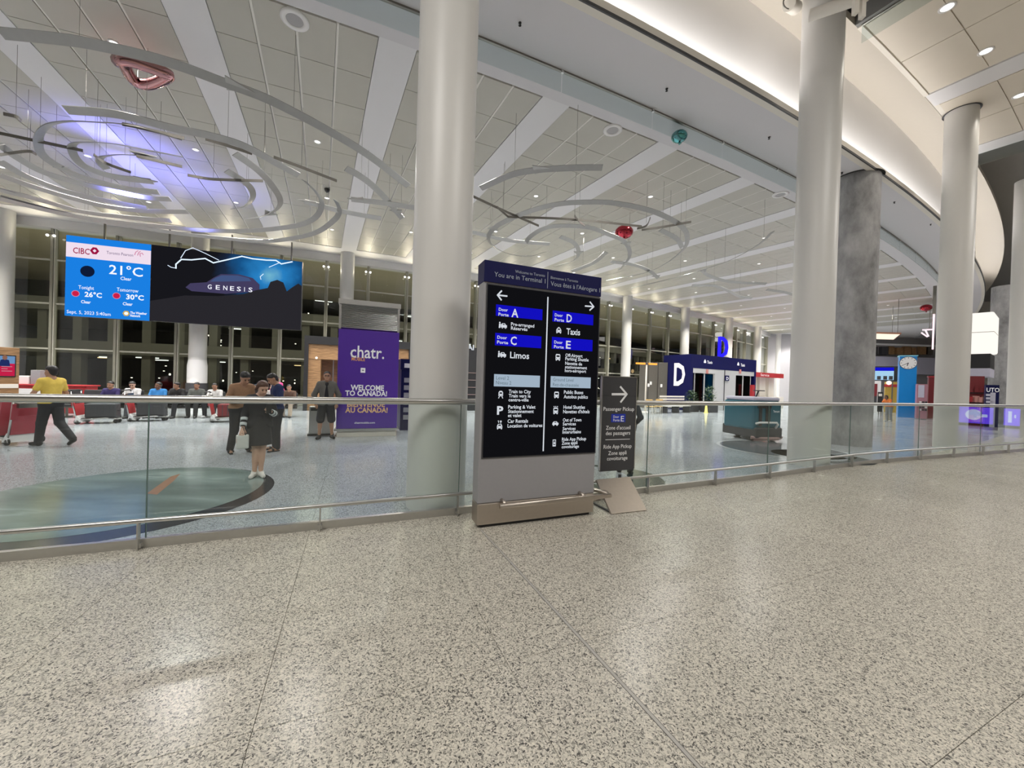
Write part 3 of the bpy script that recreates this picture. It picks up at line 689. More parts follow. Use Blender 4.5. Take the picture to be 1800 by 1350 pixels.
# pictograms: each a small flat mark, holes in the screen colour laid over
def pic(cx, cy, kind, s=1.0):
    x, z = S.uv(cx, cy); u = abs(S.uv(cx, cy - 1)[1] - z) * s
    mb, hb = MB(), MB()
    def R(m, x0, z0, x1, z1, d=.004): S.rect(x + x0 * u, z + z0 * u, x + x1 * u, z + z1 * u, d, 0, m)
    def Pn(m, pts, d=.004): S.poly([(x + p * u, z + q * u) for p, q in pts], d, 0, m)
    def C(m, cx_, cz_, r, d=.004): S.poly([(x + (cx_ + r * math.cos(t)) * u, z + (cz_ + r * math.sin(t)) * u) for t in np.linspace(0, 2 * PI, 13)[:-1]], d, 0, m)
    if kind in ('bus', 'hotel'):
        Pn(mb, [(-4.6, -4.5), (4.6, -4.5), (4.6, 4), (3.4, 5.6), (-3.4, 5.6), (-4.6, 4)]); R(mb, -4, -6, -2, -4.4); R(mb, 2, -6, 4, -4.4)
        R(hb, -3.2, .4, 3.2, 3.4, .0055); C(hb, -2.8, -2.4, .8, .0055); C(hb, 2.8, -2.4, .8, .0055)
        if kind == 'hotel':
            for q in (-3.4, 0, 3.4): C(mb, q, 7.4, .95)
    elif kind == 'train':
        Pn(mb, [(-4.2, -2.8), (4.2, -2.8), (4.2, 4), (2, 6.6), (-2, 6.6), (-4.2, 4)]); Pn(mb, [(-3, -3), (-1.6, -3), (-3, -6.6), (-4.8, -6.6)]); Pn(mb, [(3, -3), (1.6, -3), (3, -6.6), (4.8, -6.6)])
        R(hb, -2.4, 1.4, 2.4, 4, .0055); C(hb, -2.2, -1, .8, .0055); C(hb, 2.2, -1, .8, .0055)
    elif kind in ('taxi', 'rental'):
        Pn(mb, [(-5, -4), (5, -4), (5, .2), (3.2, 3.8), (-3.2, 3.8), (-5, .2)]); R(mb, -4.6, -5.6, -2.6, -3.8); R(mb, 2.6, -5.6, 4.6, -3.8); Pn(hb, [(-2.9, .6), (2.9, .6), (2.1, 2.8), (-2.1, 2.8)], .0055)
        if kind == 'taxi': R(mb, -1.5, 3.8, 1.5, 5.4)
        else: R(mb, -2.6, 5.6, -1.5, 9.8); R(mb, -2.6, 8.6, -3.8, 9.6); C(mb, 2, 8.2, 1.7); R(mb, 1.5, 4.4, 2.5, 7)
        C(hb, -3.2, -1.6, .8, .0055); C(hb, 3.2, -1.6, .8, .0055)
    elif kind == 'limo':
        C(mb, -5.6, 4.4, 1.5); Pn(mb, [(-7.4, -5), (-4.4, -5), (-3.6, 2.6), (-7, 2.6)]); Pn(mb, [(-3.4, -3.6), (8, -3.6), (8, .6), (6, 1), (4, 3.8), (-1, 3.8), (-3.4, .8)]); C(mb, -.6, -4, 1.5); C(mb, 5.2, -4, 1.5)
        Pn(hb, [(-.2, 1), (3.8, 1), (3, 2.8), (.2, 2.8)], .0055); C(hb, -.6, -4, .6, .0055); C(hb, 5.2, -4, .6, .0055)
    elif kind == 'car':
        Pn(mb, [(-6.2, -2.6), (6.2, -2.6), (6.2, .6), (4.2, 1), (2.6, 3.4), (-3, 3.4), (-5.8, .8)]); C(mb, -3.4, -3, 1.5); C(mb, 3.4, -3, 1.5); Pn(hb, [(-2.6, 1), (2.2, 1), (1.4, 2.4), (-2, 2.4)], .0055)
    elif kind == 'phone':
        R(mb, -3.2, -6, 3.2, 6); R(hb, -2.2, -3.4, 2.2, 4.6, .0055); R(mb, -1.4, -2, 1.4, .6, .007); Pn(mb, [(-1.4, .6), (1.4, .6), (0, 3.4)], .007)
    mb.build('pictogram', G['white'], to); hb.build('pictogram_detail', G['screenblack'], to)
for a in ((883.5, 572, 'limo'), (882, 623, 'limo'), (880, 693.6, 'train'), (878, 749, 'rental'), (982, 580.5, 'taxi'), (980.5, 628, 'bus'), (978, 694, 'bus'), (976.5, 722, 'hotel'), (976, 744, 'car'), (974, 778.6, 'phone')): pic(*a)
# bump rail in front of the base
r0 = onz(871.5, 891.5, .33); hb_ = F.uv(872, 890)
rz_ = .30; rx0, rx1 = F.uv(873, 890)[0], TW + .18
def L(x, y, z): return F.o + ex * x + F.n * (-y) + Vector((0, 0, z))
zr = F.uv(950, 884)[1] + .04
MB().tube([L(rx0, -.10, zr), L(rx1, -.10, zr), L(rx1 + .03, .02, zr), L(rx1 - .12, .30, zr)], .028, 10).build('bump_rail', M['steel_warm'], to)
MB().tube([L(TW - .02, .10, zr - .10), L(rx1 - .02, .10, zr - .10)], .024, 10).build('bump_rail_return', M['steel_warm'], to)
for xx in (rx0 + .06, F.uv(1018, 870)[0]):
    MB().tube([L(xx, 0, zr + .04), L(xx, -.085, zr + .04), L(xx, -.10, zr)], .022, 8).build('rail_bracket', M['steel_warm'], to)

# ---- passenger pickup sign on its sloped foot
q0 = onz(1075, 905); q1 = onz(1137, 898); e2 = (q1 - q0).normalized(); n2 = Vector((e2.y, -e2.x, 0)); W2 = (q1 - q0).length
ps = thing('pickup_sign', 'slim dark pickup sign with white arrow on a sloped steel foot beside the totem', 'sign', q0, math.atan2(e2.y, e2.x))
tp0 = q0 - n2 * .52 + Vector((0, 0, .30)); 
tp0 = aty(1048, 843, q0.y + .50); tp1 = aty(1107, 838, q1.y + .50)
MB().prism([q0 + Vector((0, 0, .012)), q1 + Vector((0, 0, .012)), tp1, tp0], (-n2 * .02 + Vector((0, 0, -.02)))).build('sloped_foot', M['steel_warm'], ps)
for s_ in (q0.lerp(q1, .06), q0.lerp(q1, .94)):
    b0 = s_ - n2 * .56
    MB().bar(b0 + Vector((0, 0, .0)), s_ - n2 * .05 + Vector((0, 0, .01)), .03, .02).build('foot_runner', M['dark'], ps)
    MB().bar(b0, b0 + Vector((0, 0, .36)), .03, .03, e2).build('foot_leg', M['dark'], ps)
P0 = aty(1054.5, 829.7, q0.y + .62); PF = Face(P0, e2)
pc = [PF.uv(*p) for p in ((1054.8, 829.7), (1113.5, 824.8), (1119.3, 664), (1059.3, 662.4))]
xa, xb = (pc[0][0] + pc[3][0]) / 2, (pc[1][0] + pc[2][0]) / 2; za, zb2 = (pc[0][1] + pc[1][1]) / 2, (pc[2][1] + pc[3][1]) / 2
PF.rect(xa, za, xb, zb2, -.03, .03).build('panel', M['dark'], ps)
for z in (za + (zb2 - za) * .33, za + (zb2 - za) * .80): PF.rect(xa, z, xb, z + .004, .0005, .001).build('panel_joint', M['black'], ps)
for x in (xa - .012, xb): PF.rect(x, 0.02, x + .012, zb2 + .012, -.035, .04).build('edge_upright', M['steel'], ps)
PF.rect(xa - .012, zb2, xb + .012, zb2 + .014, -.035, .04).build('top_rail', M['steel'], ps)
pw_ = mat('sign_print_white', (.82, .82, .82), .5, emit=.12)
PF.strokes([[PF.uv(1076, 693), PF.uv(1101, 693)]], .035, .003).build('arrow', pw_, ps)
PF.strokes([[PF.uv(1090.5, 680), PF.uv(1101.5, 693), PF.uv(1091, 706.5)]], .03, .0035).build('arrow', pw_, ps)
band_ = [PF.uv(1074.5, 727.6), PF.uv(1099, 742)]
PF.rect(band_[0][0], band_[1][1], band_[1][0], band_[0][1], .002).build('blue_plate', mat('blue_plate', (.012, .03, .33), .4, emit=.3), ps)
for t_, px, py, px1, h in (('Passenger Pickup', 1060.6, 718.6, 1114.5, 7), ('Door', 1078, 732.4, 1088, 4.6), ('Porte', 1077.8, 738.4, 1088.8, 4.6), ('E', 1091, 735.6, 1096.6, 10), ("Zone d'accueil", 1065, 751.8, 1108, 7), ('des passagers', 1064.6, 761.4, 1107.5, 7), ('Ride App Pickup', 1060.8, 785.3, 1110, 7), ('Zone appli', 1069, 796.4, 1101, 7), ('covoiturage', 1066.8, 806, 1102.7, 6.8)):
    PF.textpx(t_, px, py, px1, h, pw_, ps, bold=.008)
a_, b_ = PF.uv(1064, 773), PF.uv(1107, 772.4); PF.rect(a_[0], a_[1] - .004, b_[0], a_[1] + .004, .003).build('divider', pw_, ps)

# ---- purple welcome kiosk
k0 = onz(590, 768.5); k1 = onz(697, 766); eK = (k1 - k0); eK.z = 0; KW = eK.length; eK.normalize()
ki = thing('welcome_kiosk', 'tall purple welcome advertising kiosk topped by a silver louvred vent', 'kiosk', k0, math.atan2(eK.y, eK.x))
K = Face(k0, eK); KD = 1.1
zt = K.uv(593, 524)[1]; zl = K.uv(592, 577)[1]; zbk = K.uv(589, 754)[1]
def kb(x0, x1, z0, z1, y0, y1, name, m, bev=0.0): return MB().box(((x0 + x1) / 2, (y0 + y1) / 2, (z0 + z1) / 2), (x1 - x0, y1 - y0, z1 - z0), bev=bev).build(name, m, ki, local=True)
kb(.02, KW - .02, 0, zbk - .05, .02, KD, 'plinth', M['cream']); kb(-.05, KW + .05, zbk - .06, zbk, -.05, KD + .05, 'ledge', M['steel'])
kb(0, KW, zbk, zl, 0, KD, 'purple_cladding', M['purple'], .01)
kb(.06, KW - .06, zl, zt - .1, .08, KD - .08, 'vent_core', M['black']); kb(-.02, KW + .02, zt - .14, zt, -.03, KD + .03, 'vent_cap', M['steel'])
for xx in (0, KW - .06): kb(xx, xx + .06, zl, zt - .14, 0, KD, 'vent_jamb', M['steel'])
for k in range(17):
    z = zl + .03 + (zt - .16 - zl - .03) * k / 16.5
    MB().box((KW / 2, .05, z), (KW - .12, .09, .022), m=Matrix.Rotation(math.radians(-32), 3, 'X')).build('louvre_slat', M['steel'], ki, local=True)
kw = mat('print_white', (.86, .86, .9), .5, emit=.15); ko = mat('print_orange', (.80, .38, .14), .5, emit=.12); kp = mat('print_peach', (.80, .50, .24), .5, emit=.12)
for t_, px, py, px1, h, m_, b in (('chatr.', 616, 617, 675.5, 22, kw, .012), ('MOBILE', 618, 630.5, 641.8, 6.5, ko, .012), ('WELCOME', 616.4, 680.8, 675, 9.6, kw, .03), ('TO CANADA!', 606.8, 690.7, 680.4, 9.2, kw, .03), ('BIENVENUE', 610.2, 710.4, 676.6, 9, kp, .03), ('AU CANADA!', 606.8, 720.6, 681.4, 9, kp, .03), ('chatrmobile.com', 623, 743, 659, 3.6, kw, .01)):
    K.textpx(t_, px, py, px1, h, m_, ki, bold=b, d=.006)
a_, b_ = K.uv(627, 701.3), K.uv(664, 701.6); K.rect(a_[0], a_[1] - .004, b_[0], a_[1] + .004, .006).build('rule', kw, ki)
a_, b_ = K.uv(634, 646.7), K.uv(642, 655.3); tb = K.rect(a_[0], b_[1], b_[0], a_[1], .002, .04).build('thermostat', kw, ki)
c_ = K.uv(638, 651); K.rect(c_[0] - .025, c_[1] - .02, c_[0] + .025, c_[1] + .02, .043).build('display', M['grey'], tb)

# ---- LED wall: weather screen and video screen
A_ = pol(16.55, 115.9); s0 = aty(115, 490, A_.y + .0); s1 = aty(530, 520, pol(21.3, 116.2).y)
s0.z = 0; s1.z = 0; eS = (s1 - s0).normalized(); SF = Face(s0, eS)
ws = thing('weather_screen', 'bright blue LED weather screen hanging high on the glazed facade', 'screen', s0)
W = [SF.uv(115, 416), SF.uv(266, 427), SF.uv(265, 562), SF.uv(114, 557)]
wx0, wx1, wz0, wz1 = 0, W[1][0], (W[2][1] + W[3][1]) / 2, (W[0][1] + W[1][1]) / 2
SF.rect(wx0, wz0, wx1, wz1, -.25, .25).build('cabinet', M['dark'], ws)
SF.rect(wx0, wz0, wx1, wz1, .001, .004).build('display', glow('weather_blue', (.012, .24, .86), 1.6), ws)
bl = [SF.uv(116, 425), SF.uv(266, 459)]; zb0, zb1 = SF.uv(116, 450.6)[1], SF.uv(116, 424.6)[1]
SF.rect(wx0, zb0, wx1, zb1, .006).build('banner', glow('banner_white', (.92, .78, .9), 1.7), ws)
crim = glow('crimson', (.55, .01, .09), 1.1); vio = glow('violet_text', (.20, .13, .32), 1); wt = glow('weather_white', (.9, .92, 1), 1.9); dk = glow('moon_dark', (.008, .02, .07), 1)
for t_, px, py, px1, h, m_, b in (('CIBC', 128.6, 439.5, 158, 10.5, crim, .012), ('Toronto Pearson', 187.6, 443.6, 234.5, 5.4, vio, .0), ('21°C', 192, 473, 251.5, 16.5, wt, .012), ('Clear', 212, 489, 231.5, 6, wt, .012), ('Tonight', 138, 504.4, 165.5, 6.4, wt, .006), ('Tomorrow', 205.6, 508.4, 243.5, 6.6, wt, .006), ('26°C', 149, 517, 179.5, 8.6, wt, .03), ('30°C', 222, 521.3, 253, 8.8, wt, .03), ('Clear', 142.6, 530, 159.8, 5.4, wt, .02), ('Clear', 216, 533.6, 233.4, 5.4, wt, .02), ('Sept. 5, 2023 5:40am', 117.6, 547.4, 195, 6, wt, .004), ('The Weather', 229, 549.4, 258.5, 4.2, wt, .03), ('Network', 229, 554.4, 247, 4.2, wt, .03)):
    SF.textpx(t_, px, py, px1, h, m_, ws, bold=b, d=.009)
def disc_px(face, px, py, r, m, parent, name, d=.009, n=24):
    x, z = face.uv(px, py); u = abs(face.uv(px, py + 1)[1] - z) * r
    face.poly([(x + u * math.cos(t), z + u * math.sin(t)) for t in np.linspace(0, 2 * PI, n + 1)[:-1]], d).build(name, m, parent)
disc_px(SF, 154, 477, 9.8, dk, ws, 'moon'); rd_ = glow('dot_red', (.9, .02, .10), 1.2); pk_ = glow('dot_pink', (.95, .35, .55), 1.2)
for x, y in ((133, 516), (205, 520)): disc_px(SF, x, y, 5.6, pk_, ws, 'sun_ring', .008); disc_px(SF, x, y, 4.6, rd_, ws, 'sun')
x, z = SF.uv(166.5, 441); u = abs(SF.uv(166.5, 442)[1] - z)
SF.poly([(x + 6.4 * u, z), (x + 2.6 * u, z + 6 * u), (x - 2.6 * u, z + 6 * u), (x - 6.4 * u, z), (x - 2.6 * u, z - 6 * u), (x + 2.6 * u, z - 6 * u)], .008).build('diamond_mark', crim, ws)
SF.poly([(x + 2.6 * u, z), (x, z + 3 * u), (x - 2.6 * u, z), (x, z - 3 * u)], .0095).build('diamond_mark_centre', bpy.data.materials['banner_white'], ws)
SF.strokes([[SF.uv(237, 448), SF.uv(239, 443), SF.uv(243, 441)], [SF.uv(242, 449), SF.uv(244, 444), SF.uv(247, 442)], [SF.uv(247, 451), SF.uv(246, 446), SF.uv(250, 445), SF.uv(252, 448)]], .03, .009).build('swoosh_mark', bpy.data.materials['dot_pink'], ws)
disc_px(SF, 222, 551, 5.2, glow('network_yellow', (.9, .62, .12), 1.2), ws, 'network_badge', .008, 6); disc_px(SF, 222, 551, 3, bpy.data.materials['weather_white'], ws, 'network_badge_mark', .0095, 8)
vs_ = thing('video_screen', 'wide dark LED video screen showing lightning over a parked car', 'screen', SF.p(wx1 + .01, 0))
V = [SF.uv(267, 428), SF.uv(530, 462), SF.uv(530, 582), SF.uv(267, 562.5)]
vx0, vx1, vz0, vz1 = wx1 + .015, (V[1][0] + V[2][0]) / 2, (V[2][1] + V[3][1]) / 2, (V[0][1] + V[1][1]) / 2
SF.rect(vx0, vz0, vx1, vz1, -.25, .25).build('cabinet', M['dark'], vs_)
def video_mat():
    m = bpy.data.materials.new('storm_sky'); m.use_nodes = True; n = m.node_tree.nodes; l = m.node_tree.links
    n.remove(n['Principled BSDF']); e = n.new('ShaderNodeEmission'); e.inputs[1].default_value = 1.3; l.new(e.outputs[0], n['Material Output'].inputs[0])
    g = n.new('ShaderNodeNewGeometry'); gc = SF.p(*SF.uv(474, 484))
    v = n.new('ShaderNodeVectorMath'); v.operation = 'SUBTRACT'; v.inputs[1].default_value = gc; l.new(g.outputs['Position'], v.inputs[0])
    mp = n.new('ShaderNodeMapping'); mp.vector_type = 'POINT'; mp.inputs['Rotation'].default_value = (0, 0, -math.atan2(eS.y, eS.x)); mp.inputs['Scale'].default_value = (.15, 1, .40); l.new(v.outputs[0], mp.inputs[0])
    nz = n.new('ShaderNodeTexNoise'); nz.inputs['Scale'].default_value = 1.4; nz.inputs['Detail'].default_value = 3; l.new(g.outputs['Position'], nz.inputs['Vector'])
    ln = n.new('ShaderNodeVectorMath'); ln.operation = 'LENGTH'; l.new(mp.outputs[0], ln.inputs[0])
    ad = n.new('ShaderNodeMath'); ad.operation = 'MULTIPLY_ADD'; ad.inputs[1].default_value = .35; l.new(nz.outputs['Fac'], ad.inputs[0]); l.new(ln.outputs['Value'], ad.inputs[2])
    r = n.new('ShaderNodeValToRGB'); r.color_ramp.elements[0].position = .2; r.color_ramp.elements[0].color = (.22, .62, .85, 1)
    r.color_ramp.elements[1].position = 1.0; r.color_ramp.elements[1].color = (.012, .012, .016, 1)
    for p, c in ((.38, (.03, .30, .75)), (.62, (.012, .12, .34)), (.82, (.015, .03, .07))):
        q = r.color_ramp.elements.new(p); q.color = c + (1,)
    l.new(ad.outputs[0], r.inputs[0]); l.new(r.outputs[0], e.inputs[0]); return m
SF.rect(vx0, vz0, vx1, vz1, .001, .003).build('display', video_mat(), vs_)
def vp(x, y): return (110 + x / 4.186, 400 + y / 4.186)
gl = glow('video_ground', (.036, .034, .042), 1.1)
gb_ = [SF.uv(*vp(x, y)) for x, y in ((655, 540), (900, 500), (1150, 505), (1330, 490), (1420, 462), (1510, 445), (1530, 400), (1580, 385), (1625, 405), (1650, 470), (1690, 440), (1735, 412), (1752, 430))]
gb_ = [(min(vx1, max(vx0, p)), q) for p, q in gb_]; gb_[0] = (vx0, gb_[0][1]); gb_[-1] = (vx1, gb_[-1][1])
gm = MB()
for (p, q), (p2, q2) in zip(gb_, gb_[1:]): SF.poly([(p, vz0), (p2, vz0), (p2, q2), (p, q)], .008, 0, gm)
gm.build('dark_treeline', gl, vs_)
SF.polypx([vp(*p) for p in ((905, 440), (940, 410), (1060, 403), (1110, 370), (1165, 343), (1300, 345), (1400, 372), (1450, 420), (1450, 470), (1200, 488), (950, 468))], .006).build('car_silhouette', glow('car_mauve', (.10, .085, .20), 1), vs_)
SF.polypx([vp(*p) for p in ((1085, 398), (1125, 370), (1170, 352), (1290, 353), (1370, 372), (1390, 395))], .0065).build('car_glazing', glow('car_glass', (.10, .16, .38), 1), vs_)
lg = glow('lightning', (.72, .85, 1), 2.2)
SF.strokes([[SF.uv(*vp(*p)) for p in ((835, 300), (835, 270), (875, 235), (950, 238), (1050, 228), (1110, 260), (1200, 240), (1320, 212), (1400, 230), (1500, 240), (1570, 242), (1610, 268), (1690, 252))]], .055, .01).build('lightning_bolt', lg, vs_)
SF.strokes([[SF.uv(*vp(*p)) for p in ((870, 225), (905, 170), (960, 150), (1050, 190), (1150, 240))], [SF.uv(*vp(*p)) for p in ((1590, 262), (1520, 292))], [SF.uv(*vp(*p)) for p in ((1478, 342), (1455, 362), (1460, 382))], [SF.uv(*vp(*p)) for p in ((775, 278), (800, 293), (830, 298))]], .028, .01).build('lightning_branch', lg, vs_)
xx = [1068, 1128, 1183, 1233, 1283, 1337, 1368]
for ch, x in zip('GENESIS', xx):
    a_ = vp(x, 434 + (x - 1068) * .075); SF.textpx(ch, a_[0], a_[1], a_[0] + (2.5 if ch == 'I' else 7.2) * (.45 if ch == 'I' else 1), 8, bpy.data.materials['weather_white'], vs_, bold=.01, d=.011)
for x in (vx0 + .6, vx1 - .5, (vx0 + vx1) / 2, wx0 + 1.2):
    MB().bar(SF.p(x, wz1 if x < wx1 else vz1, -.1), SF.p(x, 8.2, -.1), .06, .06, eS).build('hanger', M['steel_dark'], vs_ if x > wx1 else ws)

# ---- hanging ribbon sculptures
def smooth(pts, n=6):
    pts = [Vector(p) for p in pts]; out = []
    P = [pts[0] * 2 - pts[1]] + pts + [pts[-1] * 2 - pts[-2]]
    for i in range(1, len(P) - 2):
        for k in range(n):
            t = k / n; a, b, c, d = P[i - 1], P[i], P[i + 1], P[i + 2]
            out.append(.5 * ((2 * b) + (c - a) * t + (2 * a - 5 * b + 4 * c - d) * t * t + (3 * b - a - 3 * c + d) * t ** 3))
    return out + [pts[-1]]
def ribbon(parent, px, z, wd=.16, tilt=.55, arrow=None, cables=2, m=None, slope=0.0):
    z0 = [z + slope * (i / max(1, len(px) - 1) - .5) for i in range(len(px))]
    C = smooth([onz(p[0], p[1], q) for p, q in zip(px, z0)]); mb = MB(); vs = []; th = .016
    for i, p in enumerate(C):
        d = (C[min(i + 1, len(C) - 1)] - C[max(i - 1, 0)]); d.normalize(); sd = d.cross(Vector((0, 0, 1))); sd.normalize()
        wv = (sd * math.cos(tilt) + Vector((0, 0, 1)) * math.sin(tilt)); nv = d.cross(wv); nv.normalize()
        for a, b in ((-1, -1), (1, -1), (1, 1), (-1, 1)): vs.append(p + wv * (wd / 2 * a) + nv * (th / 2 * b))
    fs = []
    for i in range(len(C) - 1):
        for q in range(4): fs.append((i * 4 + q, i * 4 + (q + 1) % 4, i * 4 + 4 + (q + 1) % 4, i * 4 + 4 + q))
    L = len(C) * 4; fs += [(3, 2, 1, 0), (L - 4, L - 3, L - 2, L - 1)]
    mb.add(vs, fs); r = mb.build('ribbon', m or M['alu'], parent)
    if arrow is not None:
        i = min(len(C) - 2, max(1, int(arrow * (len(C) - 1)))); p = C[i]; d = (C[i + 1] - C[i - 1]).normalized(); sd = d.cross(Vector((0, 0, 1))).normalized()
        if arrow < .02: d = -d
        MB().prism([p - d * .22 + sd * .2, p - d * .22 - sd * .2, p + d * .26], (0, 0, .02)).build('arrow_head', m or M['alu'], r)
    for k in range(cables):
        p = C[int((k + .5) / cables * (len(C) - 1))]
        MB().tube([p, Vector((p.x, p.y, ZC))], .004, 4, False).build('cable', M['steel_dark'], r)
    return r
ZS = 6.95
sl = thing('hanging_sculpture', 'large swirl of curved aluminium ribbons hanging over the left of the hall', 'sculpture', onz(230, 290, ZS))
LEFT = [([(0, 349), (43, 360), (107, 375), (172, 386), (258, 396), (345, 404), (430, 406), (514, 398), (552, 384), (566, 360), (557, 339), (535, 318)], None),
        ([(0, 346), (60, 362), (129, 379), (189, 391), (320, 411), (440, 423), (493, 422), (552, 410), (586, 388), (597, 370), (590, 352)], .58),
        ([(0, 334), (21, 339), (54, 347), (107, 362), (150, 373), (215, 381), (300, 388)], .12),
        ([(0, 308), (64, 330), (129, 349), (193, 364), (258, 371), (330, 372)], None),
        ([(0, 284), (43, 308), (97, 330), (150, 345), (215, 358), (258, 366)], None),
        ([(0, 255), (32, 278), (75, 302), (129, 319), (193, 334), (258, 347), (300, 350)], None),
        ([(320, 246), (258, 227), (215, 218), (172, 215), (129, 213), (97, 216), (79, 224), (69, 237), (67, 250), (71, 267), (86, 282), (112, 297), (150, 313), (215, 330), (279, 338)], .82),
        ([(320, 276), (236, 259), (193, 252), (150, 250), (131, 252), (126, 261), (133, 278), (150, 293), (183, 306), (215, 313), (268, 319)], .99),
        ([(262, 275), (225, 272), (195, 273), (177, 277), (176, 285), (188, 297)], .01),
        ([(115, 193), (206, 201), (303, 225), (367, 238), (430, 257), (493, 291), (525, 308)], None),
        ([(413, 270), (451, 297), (475, 322), (492, 350), (487, 367), (462, 380), (430, 385)], .8),
        ([(398, 300), (430, 320), (443, 335), (443, 350), (430, 363), (409, 367)], None),
        ([(0, 58), (100, 68), (164, 78), (288, 107), (391, 144), (493, 185), (633, 263), (718, 327)], .62),
        ([(608, 296), (635, 311), (658, 329), (684, 356), (707, 384)], .94),
        ([(535, 354), (565, 362), (596, 370), (640, 379), (670, 384)], .01),
        ([(617, 350), (675, 357), (735, 366)], .01)]
for k, (p, ar) in enumerate(LEFT): ribbon(sl, p, ZS + .05 * (k % 3), .17, .5, ar)
for p in ([(-20, 230), (70, 249), (146, 265)], [(215, 218), (240, 223), (324, 243)], [(361, 244), (400, 256), (443, 270)], [(481, 276), (530, 294), (592, 318)], [(240, 274), (320, 293)], [(330, 308), (375, 315), (462, 318)], [(6, 200), (28, 205), (37, 212)], [(0, 272), (48, 266), (64, 271)], [(165, 272), (186, 287), (230, 303)]):
    ribbon(sl, p, ZS + .02, .07, 1.5, None, 1, M['steel_dark'])
sr = thing('hanging_sculpture', 'smaller swirl of looping aluminium ribbons hanging behind the totem', 'sculpture', onz(1050, 420, ZS))
RIGHT = [([(845, 331), (897, 308), (935, 300), (974, 296.5), (1030, 294.5), (1059, 294.6)], .52),
         ([(958, 443), (932, 450), (897, 447), (870, 435), (858.5, 418), (870, 400), (897, 385), (935, 370), (974, 360), (1012, 356), (1070, 356), (1128, 366), (1166, 379), (1197, 397), (1208, 416), (1201, 439), (1166, 466), (1128, 481), (1066, 493)], .28),
         ([(924, 427), (932, 416), (955, 402), (985, 397), (1036, 400), (1070, 412), (1097, 424), (1107, 443), (1103, 458), (1089, 474)], .72),
         ([(985, 416), (1009, 427), (1017, 443), (1009, 458), (974, 468)], .55), ([(1005, 477), (1043, 462), (1066, 443)], None),
         ([(1074, 460), (1116, 466), (1143, 477), (1157, 489)], .95), ([(1161, 404), (1190, 420), (1199, 435)], None),
         ([(1357, 408), (1332, 431), (1282, 458), (1234, 474)], None), ([(1234, 475), (1247, 485), (1282, 495), (1347, 499)], .05),
         ([(1216, 502), (1255, 502.5), (1282, 512), (1300, 521), (1322, 524)], None), ([(1228, 477), (1166, 493), (1110, 506)], None),
         ([(830, 408), (897, 423), (966, 429)], None), ([(1348, 509), (1380, 514), (1405, 522)], None)]
for k, (p, ar) in enumerate(RIGHT): ribbon(sr, p, ZS + .05 * (k % 3), .16, .45, ar)
for p in ([(831, 345), (885, 370), (947, 397)], [(893, 381), (1010, 386), (1128, 398)], [(1128, 404), (1165, 399), (1215, 390)], [(1010, 379), (1018, 389), (1028, 397)], [(1143, 383), (1136, 397), (1120, 402)], [(874, 364), (893, 381)]):
    ribbon(sr, p, ZS + .02, .07, 1.5, None, 1, M['steel_dark'])
# ---- things floating at the ceiling
foil = mat('rose_foil', (.50, .27, .28), .12, 1.0, var=.15, scale=4); redf = mat('red_foil', (.45, .05, .07), .1, 1.0, var=.4, scale=9); tealf = mat('teal_foil', (.10, .32, .33), .08, 1.0, var=.3, scale=7)
ZB = 7.9
lb = [onz(*p, ZB) for p in ((214, 106), (235, 141), (263, 148), (296, 133), (278, 124), (236, 109))]
bl = thing('letter_balloon', 'rose gold foil letter balloon resting against the ceiling', 'balloon', onz(250, 127, ZB))
MB().tube(smooth(lb + [lb[0]], 4)[:-1], .11, 12, closed=True).build('foil_body', foil, bl)
MB().tube([lb[0], lb[0] + Vector((-.16, .1, .06))], [.09, .13], 10).build('tail', foil, bl)
for px, py, r, m, lab in ((1097, 408, .34, redf, 'round red foil balloon among the ribbons behind the totem'), (1194, 240, .20, tealf, 'round teal foil balloon against the glass smoke curtain'), (1628, 541, .34, redf, 'small red foil balloon far off near the shops')):
    p = onz(px, py, 8.05 if px != 1097 else 7.5) if px != 1194 else onz(px, py, ZC - .28)
    b = thing('foil_balloon', lab, 'balloon', p); MB().ball(p, r, 14, 1, 1, .72).build('foil_body', m, b)
    MB().tube([p + Vector((0, 0, -r * .7)), p + Vector((.03, 0, -r * .98))], [.015, .04], 8).build('neck', m, b)
# ---- ceiling fixtures
def downlight(p, r, lab, group, z):
    d = thing('downlight', lab, 'light', p, 0, group)
    MB().lathe([(r, z + .01), (r * 1.02, z - .012), (r * .8, z - .018), (r * .72, z + .0)], (p.x, p.y, 0), 16).build('trim_ring', M['white'], d)
    MB().disc((p.x, p.y, z - .006), r * .74, 16).build('lens', G.setdefault('lens', glow('lens', (1, .97, .9), 5)), d)
for a, R in HALL_SPOTS:
    p = pol(a, R, ZC)
    if p.y > 1 and abs(p.x) < 1.4 * p.y: downlight(p, .10, 'small round recessed downlight in the beige hall ceiling panels', 'hall downlights', ZC + .01)
for px, py, lab in ((1665, 13, 'oval-looking recessed downlight nearest the top edge of the concourse ceiling'), (1733, 90, 'recessed downlight in the concourse ceiling left of the white beam'), (1792, 168, 'recessed downlight in the concourse ceiling right of the third column head')):
    p = onz(px, py, ZU); downlight(p, .15, lab, None, ZU + .005); spot(p + Vector((0, 0, -.1)), 260, (1, .93, .82), 140)
for px, py, lab in ((518, 35, 'round white ceiling speaker in the panels left of the nearest column'), (1077, 229, 'round white ceiling speaker between the smoke curtain and the right swirl'), (1372, 342, 'round white ceiling speaker left of the second column')):
    p = onz(px, py, ZC); sp = thing('ceiling_speaker', lab, 'speaker', p)
    MB().lathe([(.25, ZC + .02), (.25, ZC - .01), (.15, ZC - .012), (.15, ZC)], (p.x, p.y, 0), 28).build('bezel', M['white'], sp); MB().disc((p.x, p.y, ZC - .004), .15, 28).build('grille', mat('speaker_grille', (.40, .39, .40), .6), sp)
